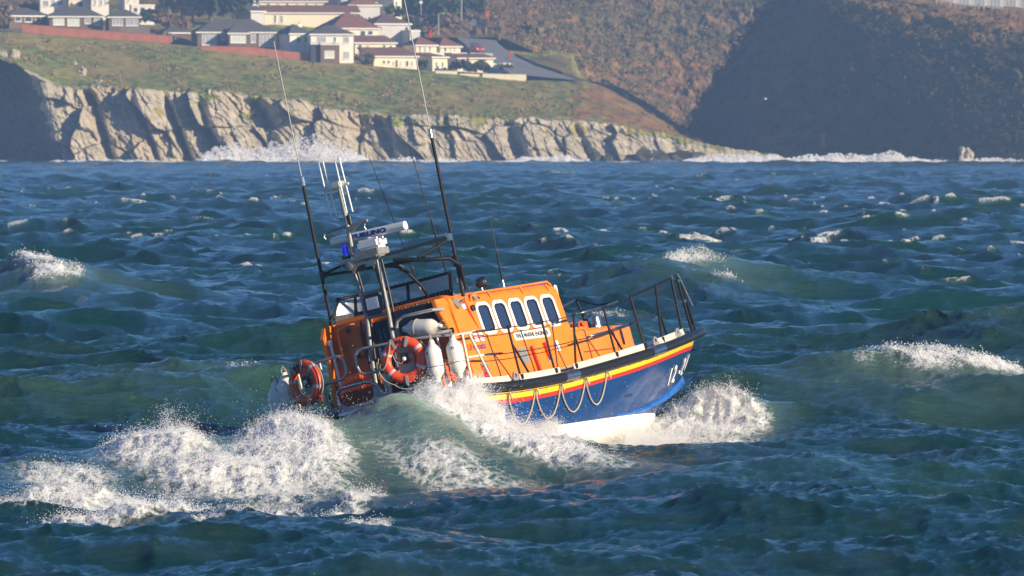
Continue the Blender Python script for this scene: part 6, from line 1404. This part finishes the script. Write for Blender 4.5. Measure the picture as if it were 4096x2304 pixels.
spray('stern_spray', [
    (270400, [at(1000, 1870, 141.0), at(1090, 1840, 141.0), at(1180, 1815, 141.0), at(1250, 1850, 141)], [(-.2, -.8, 1.2), (-.1, -.8, 1.7), (0, -.8, 2.0), (.2, -.6, 1.2)], .26, .42, .42, .26, 6, 1.2),
    (197600, [at(420, 1985, 139.6), at(560, 1890, 140.5), at(690, 1835, 141), at(800, 1850, 141)], [(-.2, -.6, .6), (-.1, -.6, 1.1), (0, -.6, 1.7), (.1, -.5, 1.0)], .24, .38, .42, .26, 7, 1.2),
    (228800, [at(640, 2065, 137), at(860, 2000, 138.2), at(1080, 1965, 138.4), at(1260, 1950, 138.8)], [(-.1, -.7, .5), (0, -.7, .9), (0, -.7, 1.1), (.1, -.6, .7)], .24, .38, .42, .36, 8, 1.3),
    (14560, [at(1140, 1750, 142.6), at(1230, 1750, 143)], [(-.3, -.4, 1.8), (.2, -.4, 1.7)], .35, .40, .9, .10, 9, .9),
    (4160, [at(690, 1790, 141), at(735, 1790, 141)], [(-.2, -.3, 2.3), (.1, -.3, 2.2)], .35, .45, .9, .06, 10, .9)])
spray('bow_spray', [
    (468000, [at(2670, 1725, 154.4), at(2760, 1715, 154.6), at(2850, 1740, 154.2), at(2940, 1790, 153.2)], [(.3, -.7, 1.2), (.4, -.7, 1.35), (.5, -.7, 1.0), (.5, -.7, .5)], .25, .34, .30, .24, 11, 1.15),
    (7200, [at(2800, 1670, 155), at(2930, 1740, 154.5)], [(1.0, -.5, 2.3), (1.3, -.5, 1.5)], .4, .5, .6, .10, 12, .9),
    (145600, [at(2480, 1815, 149), at(2640, 1815, 149), at(2840, 1780, 150.8)], [(.1, -.5, .4), (.3, -.5, .6), (.5, -.4, .4)], .2, .30, .4, .45, 13, 1.2)])
n = 2600; D = np.stack([rng.normal(-1.4, 1.7, n), rng.normal(142.0, 1.8, n), .2 + np.abs(rng.normal(0, .45, n))], 1); drops('loose_spray', D, radii(rng, n, .003, .010))
# froth: drops tossed low over all the churned water
N_ = 2400000; fx = rng.uniform(-12, 7, N_); fy = rng.uniform(118, 158, N_); wk_, brk_, fh_ = froth(fx, fy); ok = rng.uniform(0, 1, N_) < sstep(.38, 1.05, wk_) ** 1.3
fx, fy, fh_, wk_ = fx[ok], fy[ok], fh_[ok], wk_[ok]; sh, sx_, sy_, _ = sea_sample(fx, fy); up = rng.exponential(.045, len(fx)) * (.4 + 1.6 * fbm(fx * 2.2, fy * .9, 4, 501)) * (wk_ > .4)
drops('froth', np.stack([fx + sx_, fy + sy_, sh + fh_ + up], 1), radii(rng, len(fx), .003, .0095, 3.0))
N_ = 160000; k_ = rng.integers(0, len(BREAKERS), N_); bt = np.array(BREAKERS)[k_]; fx = bt[:, 0] + rng.normal(size=N_) * bt[:, 2] * .7; fy = bt[:, 1] + rng.normal(size=N_) * bt[:, 3] * .7; wk_, brk_, fh_ = froth(fx, fy); ok = rng.uniform(0, 1, N_) < sstep(.3, .9, brk_)
fx, fy, fh_ = fx[ok], fy[ok], fh_[ok]; sh, sx_, sy_, _ = sea_sample(fx, fy); drops('whitecap_spray', np.stack([fx + sx_, fy + sy_, sh + fh_ + rng.exponential(.03, len(fx)) * (.3 + 2 * fbm(fx * 2, fy * .8, 3, 502))], 1), radii(rng, len(fx), .004, .016, 3.0) * np.clip(fy / 160, 1, 3))
# surf breaking on the cliff, soft with distance
SG = []
for (x0_, x1_, r_, hgt, y, n) in ((780, 1480, 655, 2.9, 1411, 26000), (2000, 2420, 652, .9, 1410, 9000), (2560, 2640, 640, 2.2, 1411, 2500), (2700, 3250, 652, .9, 1408, 12000), (3080, 3760, 652, 1.4, 1404, 20000), (3700, 4250, 656, .7, 1384, 10000), (100, 760, 658, .4, 1408, 3000), (1480, 2000, 655, .6, 1409, 4000)):
    xs_ = rng.uniform(x0_, x1_, n); prof_ = (np.sin((xs_ - x0_) / (x1_ - x0_) * np.pi) ** .7) * (.4 + .9 * fbm(xs_ / 85, xs_ * 0 + r_, 4, 5)); hh = hgt * prof_ * np.minimum(-np.log(rng.uniform(.02, 1, n)) * .36, 1.3)
    SG.append(np.stack([(xs_ - 2048) * y / F_PX, y + rng.normal(0, 1.2, n), -.2 + hh * 1.35 + 0 * xs_], 1) + n3(np.stack([xs_ / 30, xs_ * 0, hh], 1), 1.0, 3) * .5)
Q = np.concatenate(SG); drops('surf', Q, radii(rng, len(Q), .04, .17, 1.8))

# ------------------------------------------------------------------ sea haze
hz = MB(); hz.box((0, 940, 32), (1560, 2340, 76)); haze = hz.build('haze', [], None)
hm = bpy.data.materials.new('sea haze'); hm.use_nodes = True; n = hm.node_tree; n.nodes.remove(n.nodes['Principled BSDF'])
pv = n.nodes.new('ShaderNodeVolumePrincipled'); pv.inputs['Color'].default_value = (.42, .66, 1.0, 1); pv.inputs['Density'].default_value = 0.00026; pv.inputs['Anisotropy'].default_value = .2
n.links.new(pv.outputs[0], n.nodes['Material Output'].inputs['Volume']); haze.data.materials.append(hm); tag(haze, kind='stuff')
try: hm.cycles.homogeneous_volume = True
except Exception: pass
